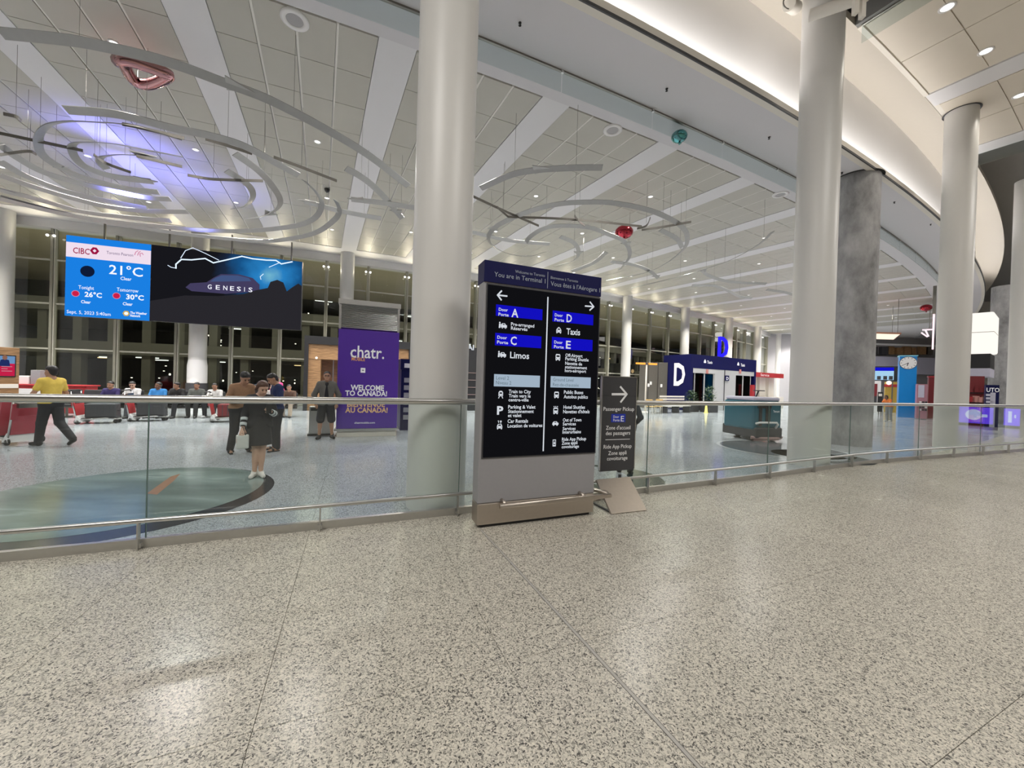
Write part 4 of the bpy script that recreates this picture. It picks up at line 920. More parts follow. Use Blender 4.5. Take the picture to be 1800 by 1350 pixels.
for px, py, z in ((1172, 156, ZC), (914, 40, ZC), (1480, 303, ZC), (1572, 355, ZC), (1636, 394, ZC), (1352, 241, ZC)):
    p = onz(px, py, z); sk = thing('sprinkler', 'tiny dark sprinkler head under the curved soffit', 'sprinkler', p, 0, 'soffit sprinklers')
    MB().lathe([(.03, z), (.03, z - .012), (.012, z - .02), (.012, z - .05), (.03, z - .052)], (p.x, p.y, 0), 10).build('head', M['black'], sk)
p = onz(575, 332, ZC); dc = thing('dome_camera', 'small black dome camera under the ceiling right of the left swirl', 'camera', p)
MB().lathe([(.09, ZC), (.09, ZC - .04), (.075, ZC - .09), (.03, ZC - .13), (.001, ZC - .14)], (p.x, p.y, 0), 16).build('dome', M['black'], dc)
# floodlight pairs at the head of the facade
for k, a in enumerate(mulls):
    p = fac(a, 7.75, .28)
    if 14 < a < 46:
        fl_ = MB().bar(p - tang(a) * .16 + Vector((0, 0, .07)), p + tang(a) * .16 + Vector((0, 0, .07)), .04, .03).build('floodlight', M['steel_dark'], win)
        spot(p + radi(a) * .25 + Vector((0, 0, -.1)), 120, (1, .90, .66), 165, 1.0, .12, p + radi(a) * 6 + Vector((0, 0, 1.2)))
        for s_ in (-.12, .12): MB().ball(p + tang(a) * s_, .055, 8).build('bulb', G['warmwhite'], fl_)

# =================================================================== PEOPLE: smooth implicit bodies, meshed with surface nets
def surface_nets(v, org, h):
    s = v < 0; nx, ny, nz = v.shape
    cnt = np.zeros((nx - 1, ny - 1, nz - 1)); pos = np.zeros((nx - 1, ny - 1, nz - 1, 3))
    I, J, K_ = np.meshgrid(np.arange(nx - 1), np.arange(ny - 1), np.arange(nz - 1), indexing='ij')
    def cor(c): return v[c[0]:nx - 1 + c[0], c[1]:ny - 1 + c[1], c[2]:nz - 1 + c[2]]
    for ax in range(3):
        for b in range(4):
            c0 = [0, 0, 0]; o = [q for q in range(3) if q != ax]; c0[o[0]] = b & 1; c0[o[1]] = b >> 1; c1 = list(c0); c1[ax] = 1
            a_, b_ = cor(c0), cor(c1); mk = (a_ < 0) != (b_ < 0)
            t = np.where(mk, a_ / np.where(mk, a_ - b_, 1), 0)
            cnt += mk
            for q in range(3): pos[..., q] += mk * (c0[q] + (t if q == ax else 0))
    mk = cnt > 0; idx = -np.ones(mk.shape, int); idx[mk] = np.arange(mk.sum())
    P = pos[mk] / cnt[mk][:, None] + np.stack([I[mk], J[mk], K_[mk]], 1)
    P = P * h + np.array(org); F_ = []
    for ax in range(3):
        o = [q for q in range(3) if q != ax]
        sl0 = [slice(1, -1)] * 3; sl0[ax] = slice(0, -1); sl1 = list(sl0); sl1[ax] = slice(1, None)
        A, B = s[tuple(sl0)], s[tuple(sl1)]; e = np.argwhere(A != B)
        if not len(e): continue
        fl__ = A[tuple(e.T)]
        base = e.copy(); base[:, o[0]] += 1; base[:, o[1]] += 1
        def g(d0, d1):
            q = base.copy(); q[:, o[0]] -= d0; q[:, o[1]] -= d1
            return idx[tuple(q.T)]
        quad = np.stack([g(0, 0), g(1, 0), g(1, 1), g(0, 1)], 1)
        if ax == 1: fl__ = ~fl__
        quad[~fl__] = quad[~fl__][:, ::-1]; F_.append(quad)
    F_ = np.concatenate(F_); F_ = F_[(F_ >= 0).all(1)]
    return P, F_
def sdf_mesh(prims, h, k=.025, cuts=()):
    """prims: ('c', a, b, ra, rb) tapered capsule, ('e', centre, radii) ellipsoid; cuts: (point, normal) keep the side the normal points away from"""
    lo = np.array([1e9] * 3); hi = -lo
    for p in prims:
        if p[0] == 'c': pts = [(p[1], p[3]), (p[2], p[4])]
        else: pts = [(p[1], max(p[2]))]
        for q, r in pts: q = np.array(q); lo = np.minimum(lo, q - r - .04); hi = np.maximum(hi, q + r + .04)
    n = np.ceil((hi - lo) / h).astype(int) + 2; v = np.full(n, .2)
    ax = [lo[q] + h * np.arange(n[q]) for q in range(3)]
    for p in prims:
        if p[0] == 'c': a, b = np.array(p[1], float), np.array(p[2], float); r = max(p[3], p[4]); l_, u_ = np.minimum(a, b) - r - .06, np.maximum(a, b) + r + .06
        else: a = np.array(p[1], float); rr = np.array(p[2], float); l_, u_ = a - rr - .06, a + rr + .06
        i0 = np.clip(((l_ - lo) / h).astype(int), 0, n - 1); i1 = np.clip(((u_ - lo) / h).astype(int) + 2, 1, n)
        X = ax[0][i0[0]:i1[0], None, None]; Y = ax[1][None, i0[1]:i1[1], None]; Z = ax[2][None, None, i0[2]:i1[2]]
        if p[0] == 'c':
            ab = b - a; L2 = max(1e-9, ab @ ab); t = np.clip(((X - a[0]) * ab[0] + (Y - a[1]) * ab[1] + (Z - a[2]) * ab[2]) / L2, 0, 1)
            d = np.sqrt((X - a[0] - t * ab[0]) ** 2 + (Y - a[1] - t * ab[1]) ** 2 + (Z - a[2] - t * ab[2]) ** 2) - (p[3] + t * (p[4] - p[3]))
        else:
            q = np.sqrt(((X - a[0]) / rr[0]) ** 2 + ((Y - a[1]) / rr[1]) ** 2 + ((Z - a[2]) / rr[2]) ** 2); d = (q - 1) * min(rr) * (1 + .0 * q)
        S_ = (slice(i0[0], i1[0]), slice(i0[1], i1[1]), slice(i0[2], i1[2])); o = v[S_]
        kk = p[5] if len(p) > 5 else k
        hh = np.maximum(kk - np.abs(o - d), 0) / kk; v[S_] = np.minimum(o, d) - hh * hh * kk * .25
    for (q, nn) in cuts:
        X = ax[0][:, None, None]; Y = ax[1][None, :, None]; Z = ax[2][None, None, :]
        v = np.maximum(v, (X - q[0]) * nn[0] + (Y - q[1]) * nn[1] + (Z - q[2]) * nn[2])
    return surface_nets(v, lo, h)
def V3(*a): return np.array(a, float)
def base_pose():
    J = {}
    for s, n in ((1, 'L'), (-1, 'R')):
        J['hip' + n] = V3(s * .085, .01, .93); J['knee' + n] = V3(s * .10, -.02, .50); J['ankle' + n] = V3(s * .105, .03, .085); J['toe' + n] = V3(s * .125, -.15, .035)
        J['sho' + n] = V3(s * .158, .01, 1.415); J['elb' + n] = V3(s * .225, .035, 1.13); J['wri' + n] = V3(s * .24, -.05, .89)
    J.update(waist=V3(0, 0, 1.10), chest=V3(0, .0, 1.30), neck=V3(0, .015, 1.47), head=V3(0, -.02, 1.625), look=V3(0, -1, -.05))
    return J
def seat_pose(lean=0.0, spread=.12, slouch=.0):
    J = base_pose(); dz = -.46
    for s, n in ((1, 'L'), (-1, 'R')):
        J['hip' + n] = V3(s * .09, .02, .565); J['knee' + n] = V3(s * spread, -.42, .545); J['ankle' + n] = V3(s * spread, -.42 - .08 * s, .085); J['toe' + n] = V3(s * (spread + .02), -.60 - .08 * s, .035)
        J['sho' + n] = V3(s * .175, .10 - lean, .985 - slouch); J['elb' + n] = V3(s * .23, -.02 - lean, .72); J['wri' + n] = V3(s * .10, -.26 - lean * .4, .66)
    J['waist'] = V3(0, .05, .67); J['chest'] = V3(0, .09 - lean * .7, .87 - slouch); J['neck'] = V3(0, .10 - lean, 1.03 - slouch); J['head'] = V3(0, .05 - lean * 1.25, 1.18 - slouch)
    return J
SKIN = {'light': mat('skin_light', (.58, .36, .26), .5), 'tan': mat('skin_tan', (.40, .22, .14), .5), 'brown': mat('skin_brown', (.22, .115, .07), .5)}
HAIR = {'black': mat('hair_black', (.012, .011, .011), .45), 'brown': mat('hair_brown', (.075, .032, .018), .45)}
EYE_M = mat('eye_dark', (.02, .015, .012), .2)
CL = {}
def cloth(c): 
    c = tuple(c)
    if c not in CL: CL[c] = mat('cloth_%d' % len(CL), c, .85, var=.12, scale=30)
    return CL[c]
def lerp(a, b, t): return a + (b - a) * t
def person(label, loc, rz, height, J, skin='light', hair='black', long_hair=False, h=.0115, top=(.1, .1, .1), sleeve=.55, bottom=(.02, .02, .025), leg=1.0, shoe=(.02, .02, .022), dress=None, open_jacket=None, glasses=False, cap=False, group=None, bald=False, sandal=False, band=None):
    root = thing('person', label, 'person', loc, rz, group); sc = height / 1.75; root.scale = (sc,) * 3
    MW[root] = Matrix.Translation(Vector(loc)) @ Matrix.Rotation(rz, 4, 'Z') @ Matrix.Scale(sc, 4)
    hd = J['head']; lk = J['look'] / np.linalg.norm(J['look']); upv = hd - J['neck']; upv = upv / np.linalg.norm(upv); 
    upv = upv - lk * (upv @ lk); upv = upv / np.linalg.norm(upv); rt = np.cross(lk, upv)
    def H(x, y, z): return hd + rt * x + lk * y + upv * z      # x to his right, y forward, z up
    fine = h < .016; B = []
    # head: skull, face, jaw, nose, ears
    B += [('c', H(0, -.025, .03), H(0, .01, .03), .083, .08), ('c', H(0, -.015, .035), H(0, .03, -.06), .075, .055), ('c', H(-.02, .052, -.085), H(.02, .052, -.085), .030, .030)]
    B += [('c', H(0, .090, -.002), H(0, .104, -.035), .010, .015, .012)]
    for s in (-1, 1): B += [('c', H(s * .078, -.008, .012), H(s * .076, -.006, -.025), .014, .012, .01), ('c', H(s * .036, .066, -.03), H(s * .03, .068, -.05), .025, .022)]
    B += [('c', H(-.018, .083, -.062), H(.018, .083, -.062), .009, .009, .008)]
    B += [('c', J['neck'] - V3(0, 0, .03), H(0, -.015, -.05), .058, .052)]
    mid = (J['hipL'] + J['hipR']) / 2
    for n in 'LR':
        s = 1 if n == 'L' else -1
        sp_, hp = J['sho' + n], J['hip' + n]
        B += [('c', lerp(J['neck'], sp_, .25), sp_, .055, .058, .04), ('c', lerp(J['chest'], sp_, .42), lerp(J['waist'], hp, .45), .100, .088, .05), ('c', lerp(J['waist'], hp, .45), hp + V3(0, 0, .03), .088, .105, .05)]
        B += [('c', hp, J['knee' + n], .088, .057), ('c', J['knee' + n], J['ankle' + n], .054, .036), ('c', lerp(J['knee' + n], J['ankle' + n], .15) + V3(0, .015, 0), lerp(J['knee' + n], J['ankle' + n], .5) + V3(0, .012, 0), .05, .045)]
        B += [('c', J['ankle' + n] + V3(0, .02, -.04), J['toe' + n], .038, .026), ('c', sp_, J['elb' + n], .050, .038), ('c', J['elb' + n], J['wri' + n], .040, .025)]
        # hand: palm, four fingers, thumb
        d = J['wri' + n] - J['elb' + n]; d = d / np.linalg.norm(d); side = np.cross(d, V3(0, -1, 0)); side = side / (np.linalg.norm(side) + 1e-6); nrm = np.cross(side, d)
        w0 = J['wri' + n]; curl = J.get('curl' + n, .35)
        B += [('c', w0 + d * .02 - side * .012, w0 + d * .085 - side * .022, .021, .019, .015), ('c', w0 + d * .02 + side * .012, w0 + d * .085 + side * .022, .021, .019, .015)]
        for q in range(4):
            o = w0 + d * .09 + side * (-.030 + .02 * q); ln = (.060, .072, .066, .05)[q]; m1 = o + d * ln * .5 - nrm * curl * .015; m2 = m1 + d * ln * .45 * (1 - curl * .4) - nrm * curl * .035
            B += [('c', o, m1, .0095, .009, .006), ('c', m1, m2, .009, .008, .006)]
        B += [('c', w0 + d * .03 - side * .03, w0 + d * .065 - side * .055 - nrm * .01, .013, .010, .008), ('c', w0 + d * .065 - side * .055 - nrm * .01, w0 + d * .10 - side * .052 - nrm * .02, .010, .009, .006)]
    def shell(prims, name, m, k=.025, cuts=(), hh=None):
        P, F_ = sdf_mesh(prims, hh or h, k, cuts)
        me = bpy.data.meshes.new(name); me.from_pydata(P.tolist(), [], F_.tolist()); me.materials.append(m); me.polygons.foreach_set('use_smooth', [True] * len(me.polygons)); me.update()
        o = bpy.data.objects.new(name, me); COL.objects.link(o); o.parent = root; return o
    shell(B, 'body', SKIN[skin])
    e = .014
    def torso(e, lo=.0):
        Q = []
        for n in 'LR':
            sp_, hp = J['sho' + n], J['hip' + n]
            Q += [('c', lerp(J['neck'], sp_, .35) - V3(0, 0, .012), sp_, .055 + e, .058 + e, .04), ('c', lerp(J['chest'], sp_, .42), lerp(J['waist'], hp, .45), .100 + e, .090 + e, .05), ('c', lerp(J['waist'], hp, .45), hp + V3(0, 0, .03 + lo), .090 + e, .108 + e, .05)]
        return Q
    def arms(e, t):
        Q = []
        for n in 'LR':
            a, b, c = J['sho' + n], J['elb' + n], J['wri' + n]
            if t <= 1: Q += [('c', a, lerp(a, b, t), .052 + e, .046 + e)]
            else: Q += [('c', a, b, .052 + e, .041 + e), ('c', b, lerp(b, c, min(1, t - 1)), .042 + e, .031 + e)]
        return Q
    def legs(e, t, flare=0.0):
        Q = [('c', J['hipL'], J['hipR'], .108 + e, .108 + e, .05)]
        for n in 'LR':
            a, b, c = J['hip' + n], J['knee' + n], J['ankle' + n]
            if t <= .5: Q += [('c', a, lerp(a, b, t * 2), .095 + e, .075 + e + flare)]
            else: Q += [('c', a, b, .095 + e, .064 + e + flare), ('c', b, lerp(b, c, (t - .5) * 2), .062 + e + flare, .048 + e + flare)]
        return Q
    if dress is None:
        shell(legs(.012, leg, .012 if leg < .7 else .006), 'trousers' if leg > .7 else 'shorts', cloth(bottom))
        shell(torso(e) + arms(e, sleeve), 'shirt', cloth(top))
        if open_jacket is not None:
            q = (J['chest'] + V3(0, -.03, 0)); ob = shell(torso(.026, -.02) + arms(.026, 1.9), 'jacket', cloth(open_jacket), cuts=())
            # the tee showing between the open fronts
            shell([('c', J['neck'] + V3(0, -.075, -.05), J['waist'] + V3(0, -.085, -.04), .055, .062)], 'shirt_front', cloth(top))
    else:
        shell(torso(e) + arms(e, sleeve), 'dress_bodice', cloth(dress))
        hem = lerp(J['hipL'], J['kneeL'], .80)[2]
        Q = [('c', J['waist'] + V3(0, 0, -.02), V3(mid[0], mid[1], hem - .06), .12, .185, .05), ('c', mid + V3(.05, 0, 0), V3(mid[0] + .06, mid[1], hem - .06), .12, .15, .05), ('c', mid - V3(.05, 0, 0), V3(mid[0] - .06, mid[1], hem - .06), .12, .15, .05)]
        shell(Q, 'dress_skirt', cloth(dress), cuts=[((0, 0, hem), (0, 0, -1))])
    for n in 'LR':
        an, to_ = J['ankle' + n], J['toe' + n]
        if sandal:
            shell([('c', an + V3(0, .03, -.075), to_ + V3(0, -.01, -.025), .030, .030)], 'sandal_sole', cloth(shoe), cuts=[((0, 0, max(.03, an[2] - .045)), (0, 0, 1))])
            shell([('c', lerp(an, to_, .55) + V3(-.04, 0, -.01), lerp(an, to_, .55) + V3(.04, 0, -.01), .026, .026)], 'sandal_strap', cloth(shoe))
        else:
            shell([('c', an + V3(0, .03, -.035), to_ + V3(0, -.01, .002), .048, .036), ('c', an + V3(0, .012, .02), an + V3(0, .02, -.03), .046, .05)], 'shoe', cloth(shoe))
    # hair
    if not bald:
        Q = [('c', H(0, -.035, .045), H(0, -.005, .050), .088, .086), ('c', H(0, -.05, .02), H(0, -.055, -.045), .075, .060)]
        if long_hair:
            for s in (-1, 1): Q += [('c', H(s * .065, -.02, .03), H(s * .085, -.01, -.13), .040, .036), ('c', H(s * .088, .0, -.13), H(s * .080, .03, -.28), .042, .024)]
            Q += [('c', H(0, -.06, 0), H(0, -.075, -.2), .075, .065)]
        shell(Q, 'hair', HAIR[hair], cuts=[(H(0, .062, .052), lk * .75 - upv * .66)] if not long_hair else [(H(0, .066, .06), lk * .8 - upv * .6)])
    for s in (-1, 1):
        b = MB(); c = H(s * .031, .083, .004); b.ball((c[0], c[1], c[2]), .0105, 8); b.build('eye', EYE_M, root, local=True)
        b = MB(); b.bar(H(s * .016, .091, .024), H(s * .047, .083, .026), .006, .007); b.build('eyebrow', HAIR[hair], root, local=True)
    b = MB(); b.bar(H(-.022, .0925, -.0615), H(.022, .0925, -.0615), .005, .006); b.build('mouth', mat('lip', (.30, .10, .09), .5) if 'lip' not in bpy.data.materials else bpy.data.materials['lip'], root, local=True)
    if glasses:
        b = MB()
        for s in (-1, 1): b.tube([Vector(H(s * .033 + .023 * math.cos(t), .098, .002 + .018 * math.sin(t))) for t in np.linspace(0, 2 * PI, 13)[:-1]], .003, 5, closed=True); b.bar(H(s * .056, .096, .004), H(s * .082, -.01, .012), .004, .004)
        b.bar(H(-.01, .1, .004), H(.01, .1, .004), .004, .004); b.build('eyeglasses', M['black'], root, local=True)
    return root
def on_R(px, R, py=722):
    """floor point seen in column px at hall radius R"""
    d = ray(px, py); t = 1.0
    for _ in range(4000):
        p = O + d * t
        if rad_of(p) < R: break
        t += .02
    return Vector((p.x, p.y, 0))
FACE_CAM = lambda p: math.atan2(-p.x, p.y) * -1 * -1
def face_to(p, q): d = Vector(q) - Vector(p); return math.atan2(d.y, d.x) + PI / 2     # local front is -Y

# the girl on her phone
g = onz(454, 838); J = base_pose()
J['kneeL'] = V3(.05, -.02, .50); J['kneeR'] = V3(-.05, -.02, .50); J['ankleL'] = V3(.035, .01, .085); J['toeL'] = V3(.07, -.15, .035); J['ankleR'] = V3(-.06, .03, .085); J['toeR'] = V3(-.12, -.13, .035)
J['elbL'] = V3(.235, -.02, 1.13); J['wriL'] = V3(.15, -.24, 1.20); J['curlL'] = .9; J['head'] = V3(.03, -.06, 1.61); J['look'] = V3(.30, -.85, -.55); J['wriR'] = V3(-.25, -.10, .90)
gp = person('young woman in a short black dress looking at her phone on the hall floor', g, face_to(g, (0.3, 0, 0)), 1.58, J, 'light', 'brown', True, dress=(.018, .018, .022), sleeve=1.75, shoe=(.70, .68, .64))
# striped cuffs and phone
mw = MW[gp]
st = MB()
for n in 'LR':
    for t0 in (.25, .62):
        a, b = J['elb' + n], J['wri' + n]; p0, p1 = lerp(a, b, t0), lerp(a, b, t0 + .2); st.tube([Vector(p0), Vector(p1)], [.0595 - .01 * t0, .0585 - .01 * (t0 + .2)], 14)
st.build('sleeve_stripes', cloth((.62, .66, .66)), gp, local=True)
w0 = J['wriL'] + (J['wriL'] - J['elbL']) / np.linalg.norm(J['wriL'] - J['elbL']) * .09
ph = tag(MB().box(mw @ Vector((w0[0] - .0, w0[1] - .035, w0[2] + .03)), (.075, .012, .15), gp.rotation_euler.z, .003).build('phone', M['black']), 'black phone held by the woman in the black dress', 'phone')
w0 = J['wriR'] + V3(0, -.02, -.10); sb = thing('tote_bag', 'small pale bag with pink print hanging from the hand of the woman in black', 'bag', mw @ Vector(w0))
c = mw @ Vector(w0 + V3(0, 0, -.13)); MB().box(c, (.17, .09, .22), gp.rotation_euler.z, .02).build('bag_body', cloth((.62, .63, .6)), sb); MB().tube([c + Vector((-.05, 0, .10)), c + Vector((0, 0, .24)), c + Vector((.05, 0, .10))], .008, 6).build('strap', M['dark'], sb); MB().box(c + Vector((0, -.047, .02)), (.10, .006, .07), gp.rotation_euler.z).build('print', cloth((.55, .2, .25)), sb)
# the pair behind her
a = onz(420, 796); J = base_pose()
for n in 'LR': J['sho' + n] = J['sho' + n] + V3(0, -.10, -.03)
J['chest'] = J['chest'] + V3(0, -.06, 0); J['neck'] = J['neck'] + V3(0, -.14, -.03); J['head'] = V3(0, -.24, 1.575); J['look'] = V3(.1, -.8, -.6); J['elbR'] = V3(-.24, -.03, 1.12); J['wriR'] = V3(-.12, -.28, 1.12); J['elbL'] = V3(.24, -.02, 1.10); J['wriL'] = V3(.14, -.24, 1.02)
J['kneeL'] = V3(.13, -.06, .50); J['ankleL'] = V3(.17, -.02, .085); J['toeL'] = V3(.20, -.19, .035); J['ankleR'] = V3(-.13, .10, .085); J['toeR'] = V3(-.16, -.08, .035)
person('bearded man in a tan pullover and black trousers bending towards his companion', a, face_to(a, (a.x + 1.0, a.y - .75, 0)), 1.76, J, 'tan', 'black', top=(.33, .19, .11), sleeve=1.85, sandal=True)
b = onz(484, 791); J = base_pose(); J['head'] = V3(0, -.10, 1.60); J['look'] = V3(.1, -.8, -.5); J['elbL'] = V3(.26, -.02, 1.12); J['wriL'] = V3(.16, -.27, 1.10); J['elbR'] = V3(-.25, -.02, 1.12); J['wriR'] = V3(-.14, -.25, 1.08); J['ankleL'] = V3(.17, -.02, .085); J['toeL'] = V3(.22, -.19, .035)
person('person in a navy jacket and black trousers standing behind the woman in black', b, face_to(b, (b.x - .8, b.y - .9, 0)), 1.72, J, 'tan', 'black', top=(.018, .03, .10), sleeve=1.9, sandal=True)
# the man by the kiosk
m_ = onz(572, 771); J = base_pose(); J['look'] = V3(.0, -1, .12); J['ankleL'] = V3(.15, .03, .085); J['toeL'] = V3(.20, -.14, .035); J['ankleR'] = V3(-.15, .03, .085); J['toeR'] = V3(-.20, -.14, .035); J['kneeL'] = V3(.13, -.01, .5); J['kneeR'] = V3(-.13, -.01, .5); J['elbL'] = V3(.29, .05, 1.14); J['wriL'] = V3(.24, .0, .92); J['elbR'] = V3(-.29, .05, 1.14); J['wriR'] = V3(-.24, .0, .92)
person('man in glasses, grey jacket, black shorts and trainers beside the purple kiosk', m_, face_to(m_, (0, 0, 0)), 1.80, J, 'tan', 'black', top=(.015, .015, .018), sleeve=.5, leg=.5, open_jacket=(.115, .11, .10), glasses=True)
# yellow shirt striding with a trolley
y_ = onz(88, 783); J = base_pose(); J['hipL'] = V3(.085, .01, .92); J['kneeL'] = V3(.09, -.10, .50); J['ankleL'] = V3(.10, -.16, .085); J['toeL'] = V3(.11, -.34, .035); J['kneeR'] = V3(-.09, .10, .50); J['ankleR'] = V3(-.10, .46, .17); J['toeR'] = V3(-.11, .36, .04); J['elbR'] = V3(-.27, -.03, 1.14); J['wriR'] = V3(-.21, -.27, 1.06); J['elbL'] = V3(.27, -.03, 1.14); J['wriL'] = V3(.21, -.27, 1.06); J['look'] = V3(.2, -1, -.1)
yp = person('person in a yellow T-shirt and black trousers striding behind a baggage trolley', y_, face_to(y_, (y_.x - 1, y_.y + .18, 0)), 1.72, J, 'tan', 'black', top=(.72, .53, .10), sleeve=.6)
# figure half hidden by the pickup sign, a pink top far back, an orange top by the shops
h_ = onz(1098, 830); J = base_pose(); J['elbR'] = V3(-.28, .10, 1.14); J['wriR'] = V3(-.20, -.10, 1.02); J['elbL'] = V3(.30, .08, 1.15); J['wriL'] = V3(.24, -.12, 1.02)
person('person in a dark hoodie and grey trousers standing behind the pickup sign', h_, face_to(h_, (h_.x + .4, h_.y + 1, 0)), 1.66, J, 'brown', 'black', top=(.03, .035, .045), sleeve=1.9, bottom=(.04, .04, .045))
k_ = on_R(486, 119.2); J = base_pose(); J['elbL'] = V3(.24, -.05, 1.14); J['wriL'] = V3(.08, -.25, 1.20); J['elbR'] = V3(-.24, -.05, 1.14); J['wriR'] = V3(-.08, -.25, 1.2)
person('small figure in a bright pink top standing by the seats', k_, face_to(k_, (0, 0, 0)), 1.58, J, 'tan', 'black', h=.015, top=(.72, .06, .25), sleeve=1.8)
o_ = onz(1562, 741); J = base_pose()
for n in 'LR': J['sho' + n] = J['sho' + n] + V3(0, -.16, -.05); J['elb' + n] = J['elb' + n] + V3(0, -.30, .02); J['wri' + n] = J['wri' + n] + V3(0, -.42, .18)
J['chest'] = J['chest'] + V3(0, -.11, -.03); J['neck'] = J['neck'] + V3(0, -.2, -.06); J['head'] = V3(0, -.28, 1.55)
person('figure in an orange top leaning on a trolley near the blue clock tower', o_, face_to(o_, (o_.x - 1, o_.y - .2, 0)), 1.62, J, 'brown', 'black', True, h=.016, top=(.80, .22, .05), sleeve=.6, bottom=(.24, .25, .26), shoe=(.6, .6, .6))
# ---- rows of seats before the facade, and the people sitting in them
RS = 120.1
def bench(n, lab, p, rz):
    b = thing('bench_seating', lab, 'bench', p, rz)
    MB().box((0, .0, .36), (n * .58, .06, .08)).build('beam', M['steel_dark'], b, local=True)
    for k in range(n):
        x = (k - (n - 1) / 2) * .58
        MB().box((x, -.05, .42), (.52, .50, .07), bev=.02).build('seat', M['seat'], b, local=True)
        MB().box((x, .22, .70), (.52, .06, .50), bev=.02, m=Matrix.Rotation(math.radians(-12), 3, 'X')).build('backrest', M['seat'], b, local=True)
    for k in range(n + 1):
        x = (k - n / 2) * .58; q = MB(); q.bar((x, -.22, .62), (x, .16, .62), .05, .03); q.bar((x, -.05, .4), (x, -.05, .62), .03, .03); q.build('armrest', M['steel_dark'], b, local=True)
    for x in (-n * .58 / 2 + .3, n * .58 / 2 - .3):
        q = MB(); q.bar((x, -.25, .02), (x, .25, .02), .05, .04); q.bar((x, 0, .02), (x, 0, .36), .05, .05); q.build('leg', M['steel_dark'], b, local=True)
    return b
SEATS = []
ab0 = ang_of(on_R(168, RS))
for k, lab in enumerate(('black beam seating at the left end of the row below the weather screen', 'black beam seating below the lightning screen and the white sleeve', 'black beam seating between the standing pair and the timber portal')):
    aa_ = 18.62 + 1.19 * k; p = pol(aa_, RS); rz = face_to(p, p + radi(aa_)); bench(4, lab, p, rz)
    for q in range(4): SEATS.append((p + Matrix.Rotation(rz, 3, 'Z') @ Vector(((q - 1.5) * .58, 0, 0)), rz))
SEATED = [(186, 'tan', (.03, .02, .10), (.02, .02, .02), 'seated figure in a navy top with red trim, leftmost of the row'), (206, 'light', (.6, .6, .6), (.05, .05, .06), 'seated figure in white beside the navy top'), (224, 'brown', (.03, .20, .50), (.02, .02, .02), 'seated figure in a bright blue T-shirt'),
          (262, 'tan', (.015, .015, .016), (.02, .02, .025), 'seated person in black right of the blue T-shirt'), (284, 'tan', (.10, .11, .10), (.03, .03, .03), 'seated person in a grey T-shirt below the lightning screen'), (325, 'tan', (.62, .62, .60), (.02, .02, .025), 'seated man in a white printed T-shirt with white shoes'),
          (352, 'brown', (.015, .015, .018), (.015, .015, .018), 'seated figure in black by the white column sleeve'), (386, 'tan', (.025, .025, .03), (.05, .07, .10), 'bearded seated man in black and jeans'), (404, 'light', (.55, .52, .48), (.05, .05, .05), 'seated figure in a cream top behind the tan pullover'), (516, 'tan', (.12, .07, .05), (.45, .36, .28), 'seated figure with pale trousers left of the timber portal')]
random.seed(11)
for k, (px, sk, tp, bt, lab) in enumerate(SEATED):
    p0 = on_R(px, RS); j_ = min(range(len(SEATS)), key=lambda i: (SEATS[i][0] - p0).length); p, rz = SEATS.pop(j_); J = seat_pose(random.uniform(-.04, .12), random.uniform(.1, .2), random.uniform(0, .04)); J['look'] = V3(random.uniform(-.5, .5), -1, random.uniform(-.4, 0))
    person(lab, p, rz + random.uniform(-.12, .12), 1.74, J, sk, 'black', h=.015, top=tp, sleeve=.6 if k % 2 else 1.8, bottom=bt, shoe=(.7, .7, .7) if px == 325 else (.03, .03, .03))
# ---- baggage trolleys and luggage
def trolley(label, p, rz, panel=None, group=None):
    """local +X is the nose, the handle stands at -X"""
    t = thing('baggage_trolley', label, 'trolley', p, rz, group)
    pm = panel or M['red']
    q = MB()
    for s in (-1, 1):
        q.tube([(-.42, .27 * s, .13), (.20, .22 * s, .17), (.46, .12 * s, .13)], .018, 8); q.tube([(-.42, .27 * s, .13), (-.50, .27 * s, .55), (-.56, .27 * s, .98)], .018, 8)
    for x, w_, z in ((-.42, .27, .13), (-.1, .245, .15), (.2, .22, .17), (.46, .12, .13)): q.tube([(x, -w_, z), (x, w_, z)], .014, 8)
    q.build('frame', M['steel'], t, local=True)
    MB().tube([(-.56, -.30, .98), (-.62, -.30, 1.02), (-.62, .30, 1.02), (-.56, .30, .98)], .02, 8).build('handle_bar', M['rubber'], t, local=True)
    MB().box((-.47, 0, .42), (.03, .50, .40), m=Matrix.Rotation(math.radians(-9), 3, 'Y')).build('back_panel', pm, t, local=True)
    for s in (-1, 1): MB().box((-.53, .24 * s, .72), (.05, .09, .34), m=Matrix.Rotation(math.radians(-9), 3, 'Y')).build('advert_panel', pm, t, local=True)
    MB().box((-.57, 0, .86), (.16, .46, .10), m=Matrix.Rotation(math.radians(-9), 3, 'Y')).build('hand_basket', M['steel_dark'], t, local=True)
    MB().box((0, 0, .165), (.78, .42, .015)).build('deck', M['dark'], t, local=True)
    MB().prism([(-.46, -.29, .06), (-.28, -.29, .06), (-.42, -.29, .26)], (0, .58, 0)).build('wheel_fairing', M['white'], t, local=True)
    for x, y, r in ((-.40, .27, .075), (-.40, -.27, .075), (.40, .11, .06), (.40, -.11, .06)):
        w_ = MB(); w_.lathe([(.001, -.02), (r * .6, -.02), (r, -.016), (r, .016), (r * .6, .02), (.001, .02)], (0, 0, 0), 16)
        w_.v = [Vector((v.x + x, v.z + y, v.y + r)) for v in w_.v]; w_.build('wheel', M['rubber'], t, local=True)
    return t
